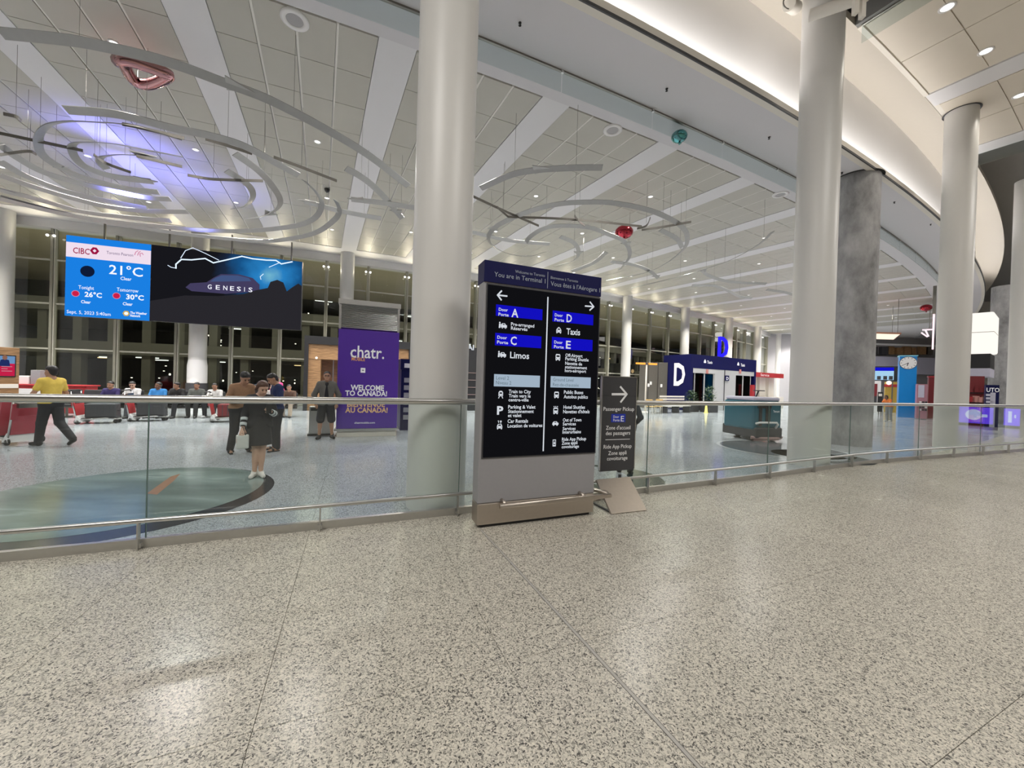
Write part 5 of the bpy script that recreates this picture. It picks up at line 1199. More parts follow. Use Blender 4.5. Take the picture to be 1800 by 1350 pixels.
def suitcase(label, p, rz, sz, m, lie=False, wrapped=False):
    s = thing('suitcase', label, 'suitcase', p, rz)
    MB().box((0, 0, sz[2] / 2), sz, bev=.04).build('shell', m, s, local=True)
    q = MB()
    for k in (-.3, -.1, .1, .3): q.box((k * sz[0], 0, sz[2] / 2), (.02, sz[1] + .008, sz[2] * .86))
    q.build('rib', M['dark'], s, local=True)
    MB().tube([(sz[0] / 2, -.08, sz[2] * .5), (sz[0] / 2 + .04, -.06, sz[2] * .5), (sz[0] / 2 + .04, .06, sz[2] * .5), (sz[0] / 2, .08, sz[2] * .5)], .012, 6).build('grip', M['black'], s, local=True)
    return s
for (px, py, lab, sl_) in ((176, 743.5, 'baggage trolley with a tilted dark case, leftmost before the seats', 'charcoal suitcase lying on the leftmost trolley before the seats'), (263, 739.5, 'baggage trolley with a tall dark case, below the two LED screens', 'charcoal suitcase on the trolley below the two LED screens'), (402, 741, 'baggage trolley with a red panel behind the man in tan', 'dark red suitcase on the trolley behind the man in tan')):
    p = onz(px, py); a = ang_of(p); rz = math.radians(a) + .12
    trolley(lab, p, rz)
    suitcase(sl_, p + Vector((math.cos(rz) * .06, math.sin(rz) * .06, .175)), rz, (.72, .36, .44 if px != 263 else .52), M['dark'] if px < 400 else M['darkred'])
ydir = (Vector((y_.x - 1, y_.y + .18, 0)) - y_).normalized(); tp_ = y_ + ydir * 1.12; tp_.z = 0; yr = math.atan2(ydir.y, ydir.x)
trolley('red baggage trolley pushed by the person in the yellow T-shirt', tp_, yr, mat('trolley_red', (.40, .045, .07), .4))
MB().box((0, 0, .60), (.05, .60, .86), m=Matrix.Rotation(math.radians(-10), 3, 'Y')).build('red_board', bpy.data.materials['trolley_red'], thing('folded_board', 'large dark red board standing on the yellow shirted person\'s trolley', 'board', tp_ + ydir * -.22 + Vector((0, 0, .02)), yr), local=True)
film = mat('plastic_film', (.55, .60, .62), .18, var=.25, scale=6)
for k, (dx, dz, sz, lab) in enumerate(((.10, .18, (.60, .46, .34), 'film wrapped silver bundle at the bottom of the yellow shirted person\'s trolley'), (.16, .535, (.46, .40, .30), 'film wrapped bundle on top of the silver bundle on the moving trolley'))):
    b = thing('wrapped_bundle', lab, 'luggage', tp_ + ydir * dx + Vector((0, 0, dz)), yr)
    q = MB(); bm = bmesh.new(); bmesh.ops.create_icosphere(bm, subdivisions=3, radius=.5); random.seed(5 + k)
    for v in bm.verts: n_ = .06 * math.sin(9 * v.co.x + 5 * v.co.z) * math.cos(7 * v.co.y); v.co = Vector((math.copysign(abs(v.co.x * 2) ** .6 / 2, v.co.x) * sz[0] * (1 + n_), math.copysign(abs(v.co.y * 2) ** .6 / 2, v.co.y) * sz[1] * (1 + n_), (math.copysign(abs(v.co.z * 2) ** .6 / 2, v.co.z) + .5) * sz[2]))
    bm.verts.index_update(); q.add([v.co.copy() for v in bm.verts], [tuple(v.index for v in f.verts) for f in bm.faces], True); bm.free(); q.build('bundle', film, b, local=True)
# ---- timber clad screen kiosk, red counter at the left
def cabinet_face(px0, px1, Y0, ytop, ybot_z=0.0):
    p0 = aty(px0, 700, Y0); p0.z = 0; return p0
wk = aty(-28, 700, 11.6); wk.z = 0; wk1 = aty(33, 700, 12.4); wk1.z = 0; eW = (wk1 - wk); wL = eW.length; eW.normalize(); WF = Face(wk, eW)
tk = thing('info_kiosk', 'timber clad information kiosk with a red and blue screen at the left edge', 'kiosk', wk, math.atan2(eW.y, eW.x))
zt = WF.uv(20, 611)[1]
MB().box((wL / 2, .3, zt / 2 + .04), (wL, .6, zt - .08), bev=.01).build('timber_body', M['wood'], tk, local=True); MB().box((wL / 2, .3, .04), (wL - .1, .5, .08)).build('plinth', M['dark'], tk, local=True)
a_, b_ = WF.uv(-6, 625), WF.uv(24.5, 661); WF.rect(a_[0] - .03, b_[1] - .03, b_[0] + .03, a_[1] + .03, .002, .02).build('screen_bezel', M['black'], tk)
zm = WF.uv(12, 639)[1]
WF.rect(a_[0], zm, b_[0], a_[1], .024).build('screen_picture', glow('kiosk_sky', (.22, .42, .75), 1.2), tk); WF.rect(a_[0], b_[1], b_[0], zm, .024).build('screen_banner', glow('kiosk_red', (.75, .02, .09), 1.3), tk)
cx_, cz_ = WF.uv(7, 634); WF.poly([(cx_ - .13, cz_ - .17), (cx_ + .13, cz_ - .17), (cx_ + .10, cz_ + .02), (cx_ + .03, cz_ + .05), (cx_ - .03, cz_ + .05), (cx_ - .10, cz_ + .02)], .026).build('screen_figure_torso', glow('kiosk_navy', (.03, .05, .22), 1), tk); WF.poly([(cx_ + .06 * math.cos(t), cz_ + .10 + .075 * math.sin(t)) for t in np.linspace(0, 2 * PI, 13)[:-1]], .027).build('screen_figure_head', glow('kiosk_skin', (.45, .22, .15), 1), tk)
for y in (644, 648, 652): 
    q0_, q1_ = WF.uv(1, y), WF.uv(20 if y != 648 else 12, y); WF.rect(q0_[0], q0_[1] - .012, q1_[0], q0_[1] + .012, .026).build('screen_line', glow('kiosk_pink', (.9, .35, .45), 1.1) if 'kiosk_pink' not in bpy.data.materials else bpy.data.materials['kiosk_pink'], tk)
a_, b_ = WF.uv(-4, 675), WF.uv(31, 682); WF.rect(a_[0], b_[1], b_[0] , a_[1], .002, .02).build('card_slot', M['cream'], tk)
cn = thing('reception_counter', 'low red counter with white front panel left of the seats', 'counter', on_R(92, 118.4))
p = on_R(92, 118.4); a = ang_of(p); rz = math.radians(a)
def cb(x, y, z, sx, sy, sz, name, m): return MB().box(p + Matrix.Rotation(rz, 3, 'Z') @ Vector((x, y, z)), (sx, sy, sz), rz, .01).build(name, m, cn)
cb(0, 0, .5, 2.3, .6, 1.0, 'body', M['red']); cb(0, 0, 1.03, 2.4, .7, .05, 'top', M['red']); cb(-.45, -.31, .55, .8, .02, .7, 'front_panel', M['white'])
for dx, sz, lab in ((-.75, (.32, .28, .30), 'small white box on the left of the red counter'), (-.42, (.26, .26, .52), 'tall grey box on the red counter')):
    q = p + Matrix.Rotation(rz, 3, 'Z') @ Vector((dx, 0, 1.056)); b = thing('carton', lab, 'box', q, rz); MB().box((0, 0, sz[2] / 2), sz, bev=.01).build('carton_body', M['white'] if dx < -.5 else M['grey'], b, local=True); MB().box((0, 0, sz[2] + .002), (sz[0] * .98, .04, .004)).build('tape', M['cream'], b, local=True)
# white pier panel and cctv at the far left
# ---- dark timber portal in the facade
pa = on_R(532, 117.2); pb = on_R(722, 117.2); eP = (pb - pa); PL = eP.length; eP.normalize(); PFc = Face(pa, eP); prz = math.atan2(eP.y, eP.x)
po = thing('entrance_portal', 'black framed timber lined entrance portal left of the purple kiosk', 'portal', pa, prz)
def pbx(x0, x1, z0, z1, y0, y1, name, m): return MB().box(((x0 + x1) / 2, (y0 + y1) / 2, (z0 + z1) / 2), (x1 - x0, y1 - y0, z1 - z0)).build(name, m, po, local=True)
ph_ = PFc.uv(560, 591)[1]
xw0, xw1, xd1 = PFc.uv(541, 660)[0], PFc.uv(563, 660)[0], PL - PFc.uv(563, 660)[0]; zw = PFc.uv(560, 605)[1]; zd = PFc.uv(560, 631)[1]
pbx(0, xw0, 0, ph_, 0, 1.6, 'black_jamb', M['black']); pbx(PL - xw0, PL, 0, ph_, 0, 1.6, 'black_jamb', M['black']); pbx(xw0, PL - xw0, zw, ph_, 0, 1.6, 'black_header', M['black'])
pbx(xw0, PL - xw0, zd, zw, .08, 1.5, 'timber_header', M['wood']); pbx(xw0, xw1, 0, zd, .1, 1.4, 'timber_jamb', M['wood']); pbx(xd1, PL - xw0, 0, zd, .1, 1.4, 'timber_jamb', M['wood'])
pbx(xw1, xd1, 0, zd, .9, 1.0, 'dark_door', M['wood_dark']); pbx(xw1 + .5, xw1 + .55, 0, zd, .85, .9, 'door_edge', M['steel'])
for x in (xw0 + .35, xw1 + .8): 
    q = PFc.p(x, zd + .05, .01); MB().ball(q, .05, 8).build('bulb', G['warmwhite'], po)
# ---- dark glazed booth beside the kiosk, bin beside the man
q0 = onz(703, 757); q0.z = 0; bo = thing('phone_booth', 'dark blue booth with gridded white windows right of the purple kiosk', 'booth', q0, tz); 
BF = Face(q0, tang(22)); bh = BF.uv(705, 634)[1]
def bbx(x0, x1, z0, z1, y0, y1, name, m): return MB().box(((x0 + x1) / 2, (y0 + y1) / 2, (z0 + z1) / 2), (x1 - x0, y1 - y0, z1 - z0)).build(name, m, bo, local=True)
bbx(0, 1.0, 0, bh, .05, 1, 'booth_body', M['navy']); bbx(-.03, 1.03, bh - .28, bh + .06, 0, 1.03, 'booth_roof', M['navy'])
bbx(.08, .92, bh - .22, bh - .08, -.02, 0, 'sign_strip', M['white']); bbx(.30, .55, bh - .62, bh - .40, .02, .05, 'lit_notice', glow('notice_blue', (.45, .6, .9), 1))
for r in range(6):
    for c in range(4): bbx(.09 + c * .215, .25 + c * .215, .35 + r * .24, .50 + r * .24, .03, .05, 'window_pane', mat('booth_pane', (.35, .35, .38), .15) if 'booth_pane' not in bpy.data.materials else bpy.data.materials['booth_pane'])
q0 = onz(563, 765.5); bn = thing('litter_bin', 'slim steel litter bin behind the man in shorts', 'bin', q0, tz)
for x in (-.16, .16): MB().box((x, .1, .42), (.26, .3, .8), bev=.01).build('steel_body', M['steel'], bn, local=True); MB().box((x, -.055, .74), (.18, .02, .08)).build('bin_slot', M['black'], bn, local=True)
MB().box((0, .1, .03), (.64, .34, .06)).build('bin_foot', M['black'], bn, local=True)
# ---- shop sign board and cafe board around the totem
p = on_R(826, 117.5); sh = thing('shop_unit', 'dark shop unit with lit shelves and white letters left of the totem', 'shop', p, math.radians(25))
MB().box((.2, .8, 1.75), (4.2, 1.4, 3.5)).build('shop_box', M['black'], sh, local=True); SHF = Face(p + Matrix.Rotation(math.radians(25), 3, 'Z') @ Vector((0, .1, 0)), tang(25))
SHF.textpx('AI', 821, 610, 833, 9, G['white'], sh, bold=.03, d=.02)
for k, z in enumerate((.5, .9, 1.3, 1.7, 2.1)): MB().box((.2, .09, z), (3.9, .06, .03)).build('lit_shelf', glow('shelf_glow', (.75, .55, .5), .9) if k == 0 else bpy.data.materials['shelf_glow'], sh, local=True)
p = onz(1096, 712); CF_r = math.radians(29); cf = thing('cafe_stand', 'dark cafe stand with a board of two round coffee pictures behind the pickup sign', 'stand', p, CF_r)
CF = Face(p, tang(29)); x0, zb_ = CF.uv(1074, 662); x1, zt_ = CF.uv(1117, 641)
MB().box(((x0 + x1) / 2, .25, (zt_ + zb_) / 2), (x1 - x0, .4, zt_ - zb_), bev=.02).build('menu_board', M['black'], cf, local=True)
for px in (1103, 1112): disc_px(CF, px, 652.5, 3.6, mat('coffee_print', (.55, .38, .22), .5, emit=.5) if 'coffee_print' not in bpy.data.materials else bpy.data.materials['coffee_print'], cf, 'coffee_picture', .0, 14)
for x in (x0 + .1, x1 - .1): MB().box((x, .25, zb_ / 2), (.08, .08, zb_)).build('post', M['steel_dark'], cf, local=True)
MB().box(((x0 + x1) / 2, .35, .55), (x1 - x0 + .4, .7, 1.1), bev=.02).build('counter', M['wood_dark'], cf, local=True)
# ---- door D vestibule
d0 = onz(1211, 722); d1 = aty(1327, 717, 31.3); d1.z = 0; eD = (d1 - d0); DL = eD.length; eD.normalize(); nD = Vector((eD.y, -eD.x, 0)); drz = math.atan2(eD.y, eD.x); DF = Face(d0, eD)
ve = thing('door_vestibule', 'navy vestibule of door D with sliding glass doors and a glowing blue letter on top', 'vestibule', d0, drz)
dz = DF.uv(1212, 622)[1]; DW = 2.3
def vb(x0, x1, z0, z1, y0, y1, name, m): return MB().box(((x0 + x1) / 2, (y0 + y1) / 2, (z0 + z1) / 2), (x1 - x0, y1 - y0, z1 - z0)).build(name, m, ve, local=True)
zh = DF.uv(1215, 646.5)[1]
vb(0, DL, zh, dz, 0, DW, 'header', M['navy']); vb(0, .32, 0, zh, 0, DW, 'side_wall', M['navy']); vb(DL - .25, DL, 0, zh, 0, DW, 'side_wall', M['navy'])
vb(.32, DL - .25, zh - .34, zh, .02, .2, 'steel_transom', M['steel_light'])
xs = [DF.uv(q, 690)[0] for q in (1215, 1222, 1256, 1273, 1293, 1300, 1321)]
vb(xs[2], xs[4], 0, zh - .34, .02, .1, 'steel_wall', M['steel_light']); vb(xs[3] - .03, xs[3] + .03, 0, zh, -.01, .05, 'wall_joint', M['dark'])
for a_, b_ in ((xs[1], (xs[1] + xs[2]) / 2), ((xs[1] + xs[2]) / 2, xs[2]), (xs[4], (xs[4] + xs[6]) / 2), ((xs[4] + xs[6]) / 2, xs[6])):
    q = vb(a_ + .06, b_ - .06, .06, zh - .40, .11, .13, 'sliding_door', glass('door_glass', (.35, .36, .34), 1.5, .02) if 'door_glass' not in bpy.data.materials else bpy.data.materials['door_glass'])
    for x in (a_ + .03, b_ - .03): MB().box((x, .12, (zh - .34) / 2), (.06, .06, zh - .34)).build('door_stile', M['steel_light'], q, local=True)
vb(.32, DL - .25, 0, zh, DW - .1, DW, 'rear_wall', M['dark'])
nw = mat('letter_white', (.85, .85, .87), .5, emit=.25)
LFc = Face(d0 + (-nD) * 1.75, nD)         # the side face, seen from the left
lx0, lz0 = LFc.uv(1182, 690); lx1, lz1 = LFc.uv(1201, 637)
s_h = dz * .40
LFc.text('D', .42, 2.62, 1.36, 1.62, nw, ve, d=.02, bold=.03)
for t_, px, py, px1, h in (('Taxis', 1243, 636.3, 1252, 5), ('Taxis', 1302, 641.3, 1309, 5)): DF.textpx(t_, px, py, px1, h, nw, ve, d=.012, bold=.02)
for px, py in ((1239, 635.6), (1297.5, 640.2)):
    x, z = DF.uv(px, py); u = .05; DF.poly([(x - 2.6 * u, z - 2 * u), (x + 2.6 * u, z - 2 * u), (x + 2.6 * u, z), (x + 1.6 * u, z + 2 * u), (x - 1.6 * u, z + 2 * u), (x - 2.6 * u, z)], .012).build('taxi_pictogram', nw, ve); DF.rect(x - .04, z + .1, x + .04, z + .16, .012).build('taxi_lamp', nw, ve)
a_, b_ = DF.uv(1273.5, 660), DF.uv(1280, 669.5); DF.rect(a_[0], b_[1], b_[0], a_[1], .04, .03).build('door_plate', M['navy'], ve); DF.textpx('D', 1275, 665, 1279, 5.5, nw, ve, d=.075, bold=.02)
for px in (1243, 1301): a_ = DF.uv(px, 653); DF.rect(a_[0] - .14, a_[1] - .16, a_[0] + .14, a_[1] + .16, .012).build('no_entry_notice', mat('notice_red', (.55, .22, .2), .5) if 'notice_red' not in bpy.data.materials else bpy.data.materials['notice_red'], ve)
# glowing letter on the roof
lx0, lzb = DF.uv(1267.5, 629); lx1, lzt = DF.uv(1284, 593)
bl_ = Face(d0 - nD * (-.0) + (-nD) * .12, eD)
vs__, fs__ = text_mesh('D', .0); xs_ = [v[0] for v in vs__]; mnx, mxx = min(xs_), max(xs_); Hh = lzt - lzb
f_ = [bl_.p(lx0 + (v[0] - mnx) / (mxx - mnx) * (lx1 - lx0), dz + .02 + v[1] / .73 * Hh, 0) for v in vs__]
q = MB(); q.add(f_, fs__); q.add([p_ - nD * .18 for p_ in f_], fs__)
ec = {}
for f in fs__:
    for i in range(len(f)):
        e_ = (f[i], f[(i + 1) % len(f)]); k_ = tuple(sorted(e_)); ec.setdefault(k_, []).append(e_)
n0 = len(f_); q.f += [(e[0][0], e[0][1], e[0][1] + n0, e[0][0] + n0) for e in ec.values() if len(e) == 1]; q.sm = [False] * len(q.f); q.mi = [0] * len(q.f)
q.build('glowing_letter', glow('blue_letter', (.03, .02, 1.0), 2.0), ve)
MB().box(((lx0 + lx1) / 2, .2, dz + .02), (lx1 - lx0 + .3, .12, .04)).build('letter_foot', M['steel_dark'], ve, local=True)
# steel enclosure left of it, heat lamp, cafe furniture
p0 = aty(1122, 705, 29.6); p0.z = 0; p1 = aty(1172, 705, 28.9); p1.z = 0; eE = (p1 - p0); EL = eE.length; eE.normalize(); EF = Face(p0, eE); erz = math.atan2(eE.y, eE.x)
en = thing('steel_enclosure', 'brushed dark steel enclosure with small notices left of the navy vestibule', 'enclosure', p0, erz); eh = EF.uv(1140, 637)[1]
for k in range(3): MB().box((EL * (k + .5) / 3, .9, eh / 2), (EL / 3 - .02, 1.8, eh), bev=.008).build('steel_panel', M['steel_dark'], en, local=True)
for px, py in ((1140, 677), (1144, 673.5), (1162.5, 678)): a_ = EF.uv(px, py); EF.rect(a_[0] - .07, a_[1] - .12, a_[0] + .07, a_[1] + .12, .003, .01).build('notice', M['white'], en)
p = aty(1134, 715, 24.5); p.z = 0; hl = thing('heat_lamp', 'slim cream post with glowing orange arms left of the navy vestibule', 'lamp', p)
zt_ = aty(1134, 641, 24.5).z; MB().tube([p, p + Vector((0, 0, zt_))], .045, 10).build('post', M['cream'], hl); MB().lathe([(.25, 0), (.25, .03), (.05, .06)], p, 18).build('foot', M['cream'], hl)
og = glow('orange_glow', (1, .38, .06), 3)
for s in (-1, 1): MB().box(p + Vector((s * .42, s * .12, zt_ + .06)), (.62, .10, .10), .25).build('orange_arm', og, hl)
MB().box(p + Vector((0, 0, zt_ + .05)), (.22, .14, .08), .25).build('arm_joint', M['steel_dark'], hl)
def cafe_table(p, lab):
    t = thing('cafe_table', lab, 'table', p); MB().lathe([(.001, .70), (.34, .70), (.34, .73), (.001, .73)], p, 18).build('tabletop', M['wood'], t); MB().tube([p, p + Vector((0, 0, .70))], .03, 8).build('stem', M['steel_dark'], t); MB().lathe([(.22, 0), (.22, .02), (.04, .04)], p, 16).build('foot', M['steel_dark'], t)
def cafe_chair(p, rz, lab, m):
    c = thing('cafe_chair', lab, 'chair', p, rz); MB().box((0, 0, .45), (.42, .42, .03), bev=.01).build('seat', m, c, local=True); MB().box((0, .20, .72), (.42, .03, .32), bev=.01).build('backrest', m, c, local=True)
    for x in (-.18, .18):
        for y in (-.18, .18): MB().tube([(x, y, 0), (x, y, .45 if y < 0 else .6)], .016, 6).build('leg', M['cream'], c, local=True)
oak = mat('honey_oak', (.55, .36, .12), .5)
cafe_table(onz(1150, 725.5), 'small round cafe table below the orange heat lamp')
cafe_chair(onz(1143, 728), 2.4, 'honey oak cafe chair left of the small round table', oak); cafe_chair(onz(1157, 727), -.6, 'honey oak cafe chair right of the small round table', oak)
def slat_bench(p, rz, lab, L=2.6):
    b = thing('slatted_bench', lab, 'bench', p, rz)
    for k in range(5): MB().box((0, .25, .35 + .17 * k), (L, .03, .10)).build('slat', M['cream'], b, local=True)
    for k in range(3): MB().box((0, -.20 + .17 * k, .44), (L, .12, .03)).build('slat', M['cream'], b, local=True)
    for x in (-L / 2 + .1, 0, L / 2 - .1): MB().box((x, 0, .22), (.08, .5, .44)).build('leg', M['dark'], b, local=True)
p = onz(1187, 725.5); slat_bench(p, math.radians(33), 'pale slatted bench in front of the navy wall with the white letter')
def planter(p, lab, hh, sz):
    t = thing('planter', lab, 'planter', p, math.radians(32)); MB().box((0, 0, sz[2] / 2), sz, bev=.02).build('trough', M['dark'], t, local=True); random.seed(int(p.x * 100)); q = MB()
    for k in range(260):
        th = random.uniform(0, 2 * PI); r = random.uniform(0, 1) ** .5; z = sz[2] + random.uniform(0, hh) ; rr = (1 - ((z - sz[2]) / hh) ** 2) ** .5 * .5 + .05
        c = Vector((r * rr * math.cos(th) * sz[0], r * rr * math.sin(th) * sz[1], z)); d = Vector((math.cos(th), math.sin(th), random.uniform(-.2, 1))).normalized(); s_ = d.cross(Vector((0, 0, 1))).normalized() * .05
        q.add([c, c + d * .09 + s_, c + d * .2, c + d * .09 - s_], [(0, 1, 2, 3)])
    f = q.build('foliage', M['plant'], t, local=True); f['kind'] = 'stuff'
planter(onz(1214.5, 723.5), 'low dark planter with bushy plant before the left sliding doors', .8, (.9, .6, .6)); planter(onz(1246, 724.5), 'dark planter with tall bushy plant before the steel wall of the vestibule', 1.2, (1.0, .7, .55))
p = onz(1266, 719.5); pb_ = thing('planter_box', 'brown speckled planter box before the vestibule steel wall', 'planter', p, drz); MB().box((0, 0, .38), (1.3, .6, .76), bev=.02).build('box', M['wood_dark'], pb_, local=True); MB().box((0, 0, .77), (1.2, .5, .03)).build('soil', M['asphalt'], pb_, local=True)
p = onz(1241, 726); wc = thing('caution_cone', 'yellow wet floor cone between the two planters', 'cone', p); MB().lathe([(.15, 0), (.15, .02), (.10, .03), (.03, .75), (.001, .76)], p, 12).build('cone', mat('caution_yellow', (.75, .62, .12), .5), wc)
# red headed service desk right of the vestibule
p0 = aty(1328, 706, 33.5); p0.z = 0; p1 = aty(1376, 706, 36); p1.z = 0; eR = (p1 - p0); RL = eR.length; eR.normalize(); RF = Face(p0, eR); rrz = math.atan2(eR.y, eR.x)
rd2 = thing('service_desk', 'service desk with a red sign band over cream panels right of the vestibule', 'desk', p0, rrz)
za_, zb_ = RF.uv(1330, 662)[1], RF.uv(1330, 654)[1]
MB().box((RL / 2, .5, (za_ + zb_) / 2), (RL, 1.0, zb_ - za_)).build('red_header', M['red'], rd2, local=True)
for k in range(3): MB().box((RL * (.17 + .33 * k), .8, za_ / 2), (RL * .2, .3, za_)).build('cream_panel', M['cream'], rd2, local=True)
MB().box((RL / 2, .2, .5), (RL, .5, 1.0)).build('counter', M['cream'], rd2, local=True); RF.textpx('Service', 1337, 658.6, 1352, 4.6, nw, rd2, d=.01)
p = aty(1321.5, 712, 30.5); p.z = 0; rp = thing('red_stand', 'narrow red information stand at the right end of the navy vestibule', 'stand', p, drz); MB().box((0, 0, 1.0), (.34, .2, 2.0), bev=.01).build('panel', M['red'], rp, local=True); MB().box((0, 0, .03), (.5, .4, .06)).build('foot', M['dark'], rp, local=True)
# ---- ride-on floor scrubber
p = onz(1343, 775); a = math.radians(ang_of(p)) ; sc_ = thing('floor_scrubber', 'teal ride-on floor scrubber parked beside the slate floor inlay', 'scrubber', p, a - .30)
def sb_(x, y, z, sx, sy, sz, name, m, bev=.04): return MB().box((x, y, z), (sx, sy, sz), bev=bev).build(name, m, sc_, local=True)
sb_(0, .55, .83, 1.05, 1.35, .95, 'body', M['teal'], .08); sb_(0, .55, 1.36, 1.0, 1.25, .12, 'top_cover', M['lilac'], .05); sb_(0, .55, .28, .98, 1.5, .34, 'chassis', M['dark'], .04)
sb_(-.30, -.14, .85, .10, .04, .70, 'front_groove', M['black'], .01); sb_(-.02, -.14, .88, .16, .04, .62, 'front_groove', M['black'], .01); sb_(-.15, -.135, 1.12, .5, .04, .10, 'front_grille', M['black'], .01)
MB().tube([(-.46, -.15, .58), (-.46, -.30, .62), (.16, -.30, .62), (.24, -.26, .56), (.24, -.15, .40)], .035, 10).build('squeegee_bar', M['white'], sc_, local=True)
MB().tube([(-.55, -.05, .12), (-.3, -.20, .10), (.3, -.20, .10), (.62, -.02, .12)], .055, 8).build('squeegee', mat('squeegee_rubber', (.30, .20, .19), .6), sc_, local=True)
for x, y in ((-.42, .1), (.42, .1), (0, 1.1)):
    w_ = MB(); w_.lathe([(.001, -.06), (.13, -.06), (.15, -.04), (.15, .04), (.13, .06), (.001, .06)], (0, 0, 0), 18); w_.v = [Vector((v.z + x, v.x + y, v.y + .15)) for v in w_.v]; w_.build('wheel', M['rubber'], sc_, local=True)
SCF = Face((MW[sc_] @ Vector((-.5, -.135, 0))), MW[sc_].to_3x3() @ Vector((1, 0, 0))); SCF.text('Tennant', .68, .98, .92, .075, nw, sc_, d=.0, bold=.01)
MB().tube([(.2, .6, 1.4), (.2, .5, 1.62)], .025, 8).build('steering_column', M['black'], sc_, local=True); MB().tube([Vector((.2 + .17 * math.cos(t), .48 + .15 * math.sin(t), 1.63)) for t in np.linspace(0, 2 * PI, 15)[:-1]], .018, 6, closed=True).build('steering_wheel', M['black'], sc_, local=True)
# ---- the shops beyond the concrete column
eY = 47.0
xw0 = aty(1300, 700, eY).x
o = MB().box(((xw0 + 78) / 2, eY + .25, 4.3), (78 - xw0, .3, 8.6)).build('wall_far', mat('far_wall', (.42, .41, .43), .6), kind='structure'); o['label'] = 'far end wall behind the shops'
XF = Face((0, eY - 1.2, 0), (1, 0, 0))
def fpx(px, py): return XF.uv(px, py)
fa = thing('shop_fascia', 'wide lilac fascia above the shops behind the blue clock tower', 'fascia', XF.p(*fpx(1580, 700)))
a_, b_ = fpx(1480, 624.5), fpx(1660, 659); XF.rect(a_[0], b_[1], b_[0] + 6, a_[1], 0, -.9).build('fascia_band', M['lilac'], fa)
a_, b_ = fpx(1480, 604.5), fpx(1660, 607); XF.rect(a_[0], b_[1], b_[0] + 6, a_[1], 0, -.4).build('pale_rail', M['white'], fa)
random.seed(4)
for k in range(9):
    px = 1528 + k * 13.5; a_, b_ = fpx(px, 608 + random.uniform(0, 3)), fpx(px + random.uniform(5, 11), 623); XF.rect(a_[0], b_[1], b_[0], a_[1], -.3, -.4).build('gallery_fitting', random.choice([M['dark'], M['cream'], M['wood'], M['steel_dark'], M['outwall']]), fa)
def unit(px0, px1, y0, Y, name, lab, cat, m, yb=None, rot=-40):
    p = aty((px0 + px1) / 2, 700, Y); r = math.radians(rot); f = Face((p.x, p.y, 0), (math.cos(r), math.sin(r), 0)); x0, zt = f.uv(px0, y0); x1 = f.uv(px1, y0)[0]; t = thing(name, lab, cat, f.p((x0 + x1) / 2, 0)); return f, x0, x1, zt, t
f, x0, x1, zt_, t = unit(1525, 1579, 644, 33, 'shop_screen', 'wide bright blue and white screen hung left of the blue clock tower', 'screen', None)
zb_ = f.uv(1550, 669)[1]; zm_ = f.uv(1550, 652)[1]
f.rect(x0, zb_, x1, zt_, -.2, .2).build('cabinet', M['black'], t); f.rect(x0 + .08, zm_, x1 - .25, zt_ - .1, .003).build('blue_half', glow('shop_blue', (.01, .01, .85), 1.3), t); f.rect(x0 + .08, zb_ + .06, x1 - .25, zm_, .003).build('pale_half', glow('shop_pale', (.45, .75, 1), 1.5), t)
for px in (1533, 1545, 1556, 1566): a_ = f.uv(px, 663); f.rect(a_[0] - .12, zb_ + .08, a_[0] + .12, a_[1] + .1, .006).build('screen_figure', M['dark'], t)
for x in (x0 + .3, x1 - .3): f.rect(x - .04, 0, x + .04, zb_, -.2, .08).build('post', M['steel_dark'], t)
f, x0, x1, zt_, t = unit(1582, 1612.5, 626.5, 27, 'clock_tower', 'tall bright blue tower with a round white clock face', 'clock', None)
f.rect(x0, 0, x1, zt_, -1.0, 1.0).build('tower_body', M['skyblue'], t); f.rect(x0 - .04, zt_, x1 + .04, zt_ + .07, -1.0, 1.04).build('tower_cap', mat('aqua_cap', (.25, .62, .72), .4), t)
cxp, czp = f.uv(1596.5, 638); R_ = .42
f.poly([(cxp + (R_ + .03) * math.cos(q), czp + (R_ + .03) * math.sin(q)) for q in np.linspace(0, 2 * PI, 33)[:-1]], .002, .03).build('clock_rim', M['dark'], t); f.poly([(cxp + R_ * math.cos(q), czp + R_ * math.sin(q)) for q in np.linspace(0, 2 * PI, 33)[:-1]], .035).build('clock_face', M['white'], t)
f.strokes([[(cxp + .32 * math.cos(q), czp + .32 * math.sin(q)), (cxp + .38 * math.cos(q), czp + .38 * math.sin(q))] for q in np.linspace(0, 2 * PI, 13)[:-1]], .03, .038).build('hour_marks', M['dark'], t)
f.strokes([[(cxp, czp), (cxp - .05, czp - .20)], ], .045, .04).build('hour_hand', M['black'], t); f.strokes([[(cxp, czp), (cxp - .26, czp - .16)]], .03, .042).build('minute_hand', M['black'], t)
f, x0, x1, zt_, t = unit(1525, 1549, 669, 32.5, 'poster_booth', 'white shop front with dark posters left of the blue clock tower', 'shop', None)
f.rect(x0, 0, x1, zt_, -.5, .5).build('front_wall', M['white'], t)
for px, py, w_, h_ in ((1534, 686, .28, .55), (1534.5, 702, .24, .3)): a_ = f.uv(px, py); f.rect(a_[0] - w_, a_[1] - h_, a_[0] + w_, a_[1] + h_, .003, .02).build('poster', M['darkred'] if py < 700 else M['dark'], t)
f, x0, x1, zt_, t = unit(1556, 1581, 671, 33.5, 'yellow_booth', 'yellow timber shop front with a lit lamp left of the blue clock tower', 'shop', None)
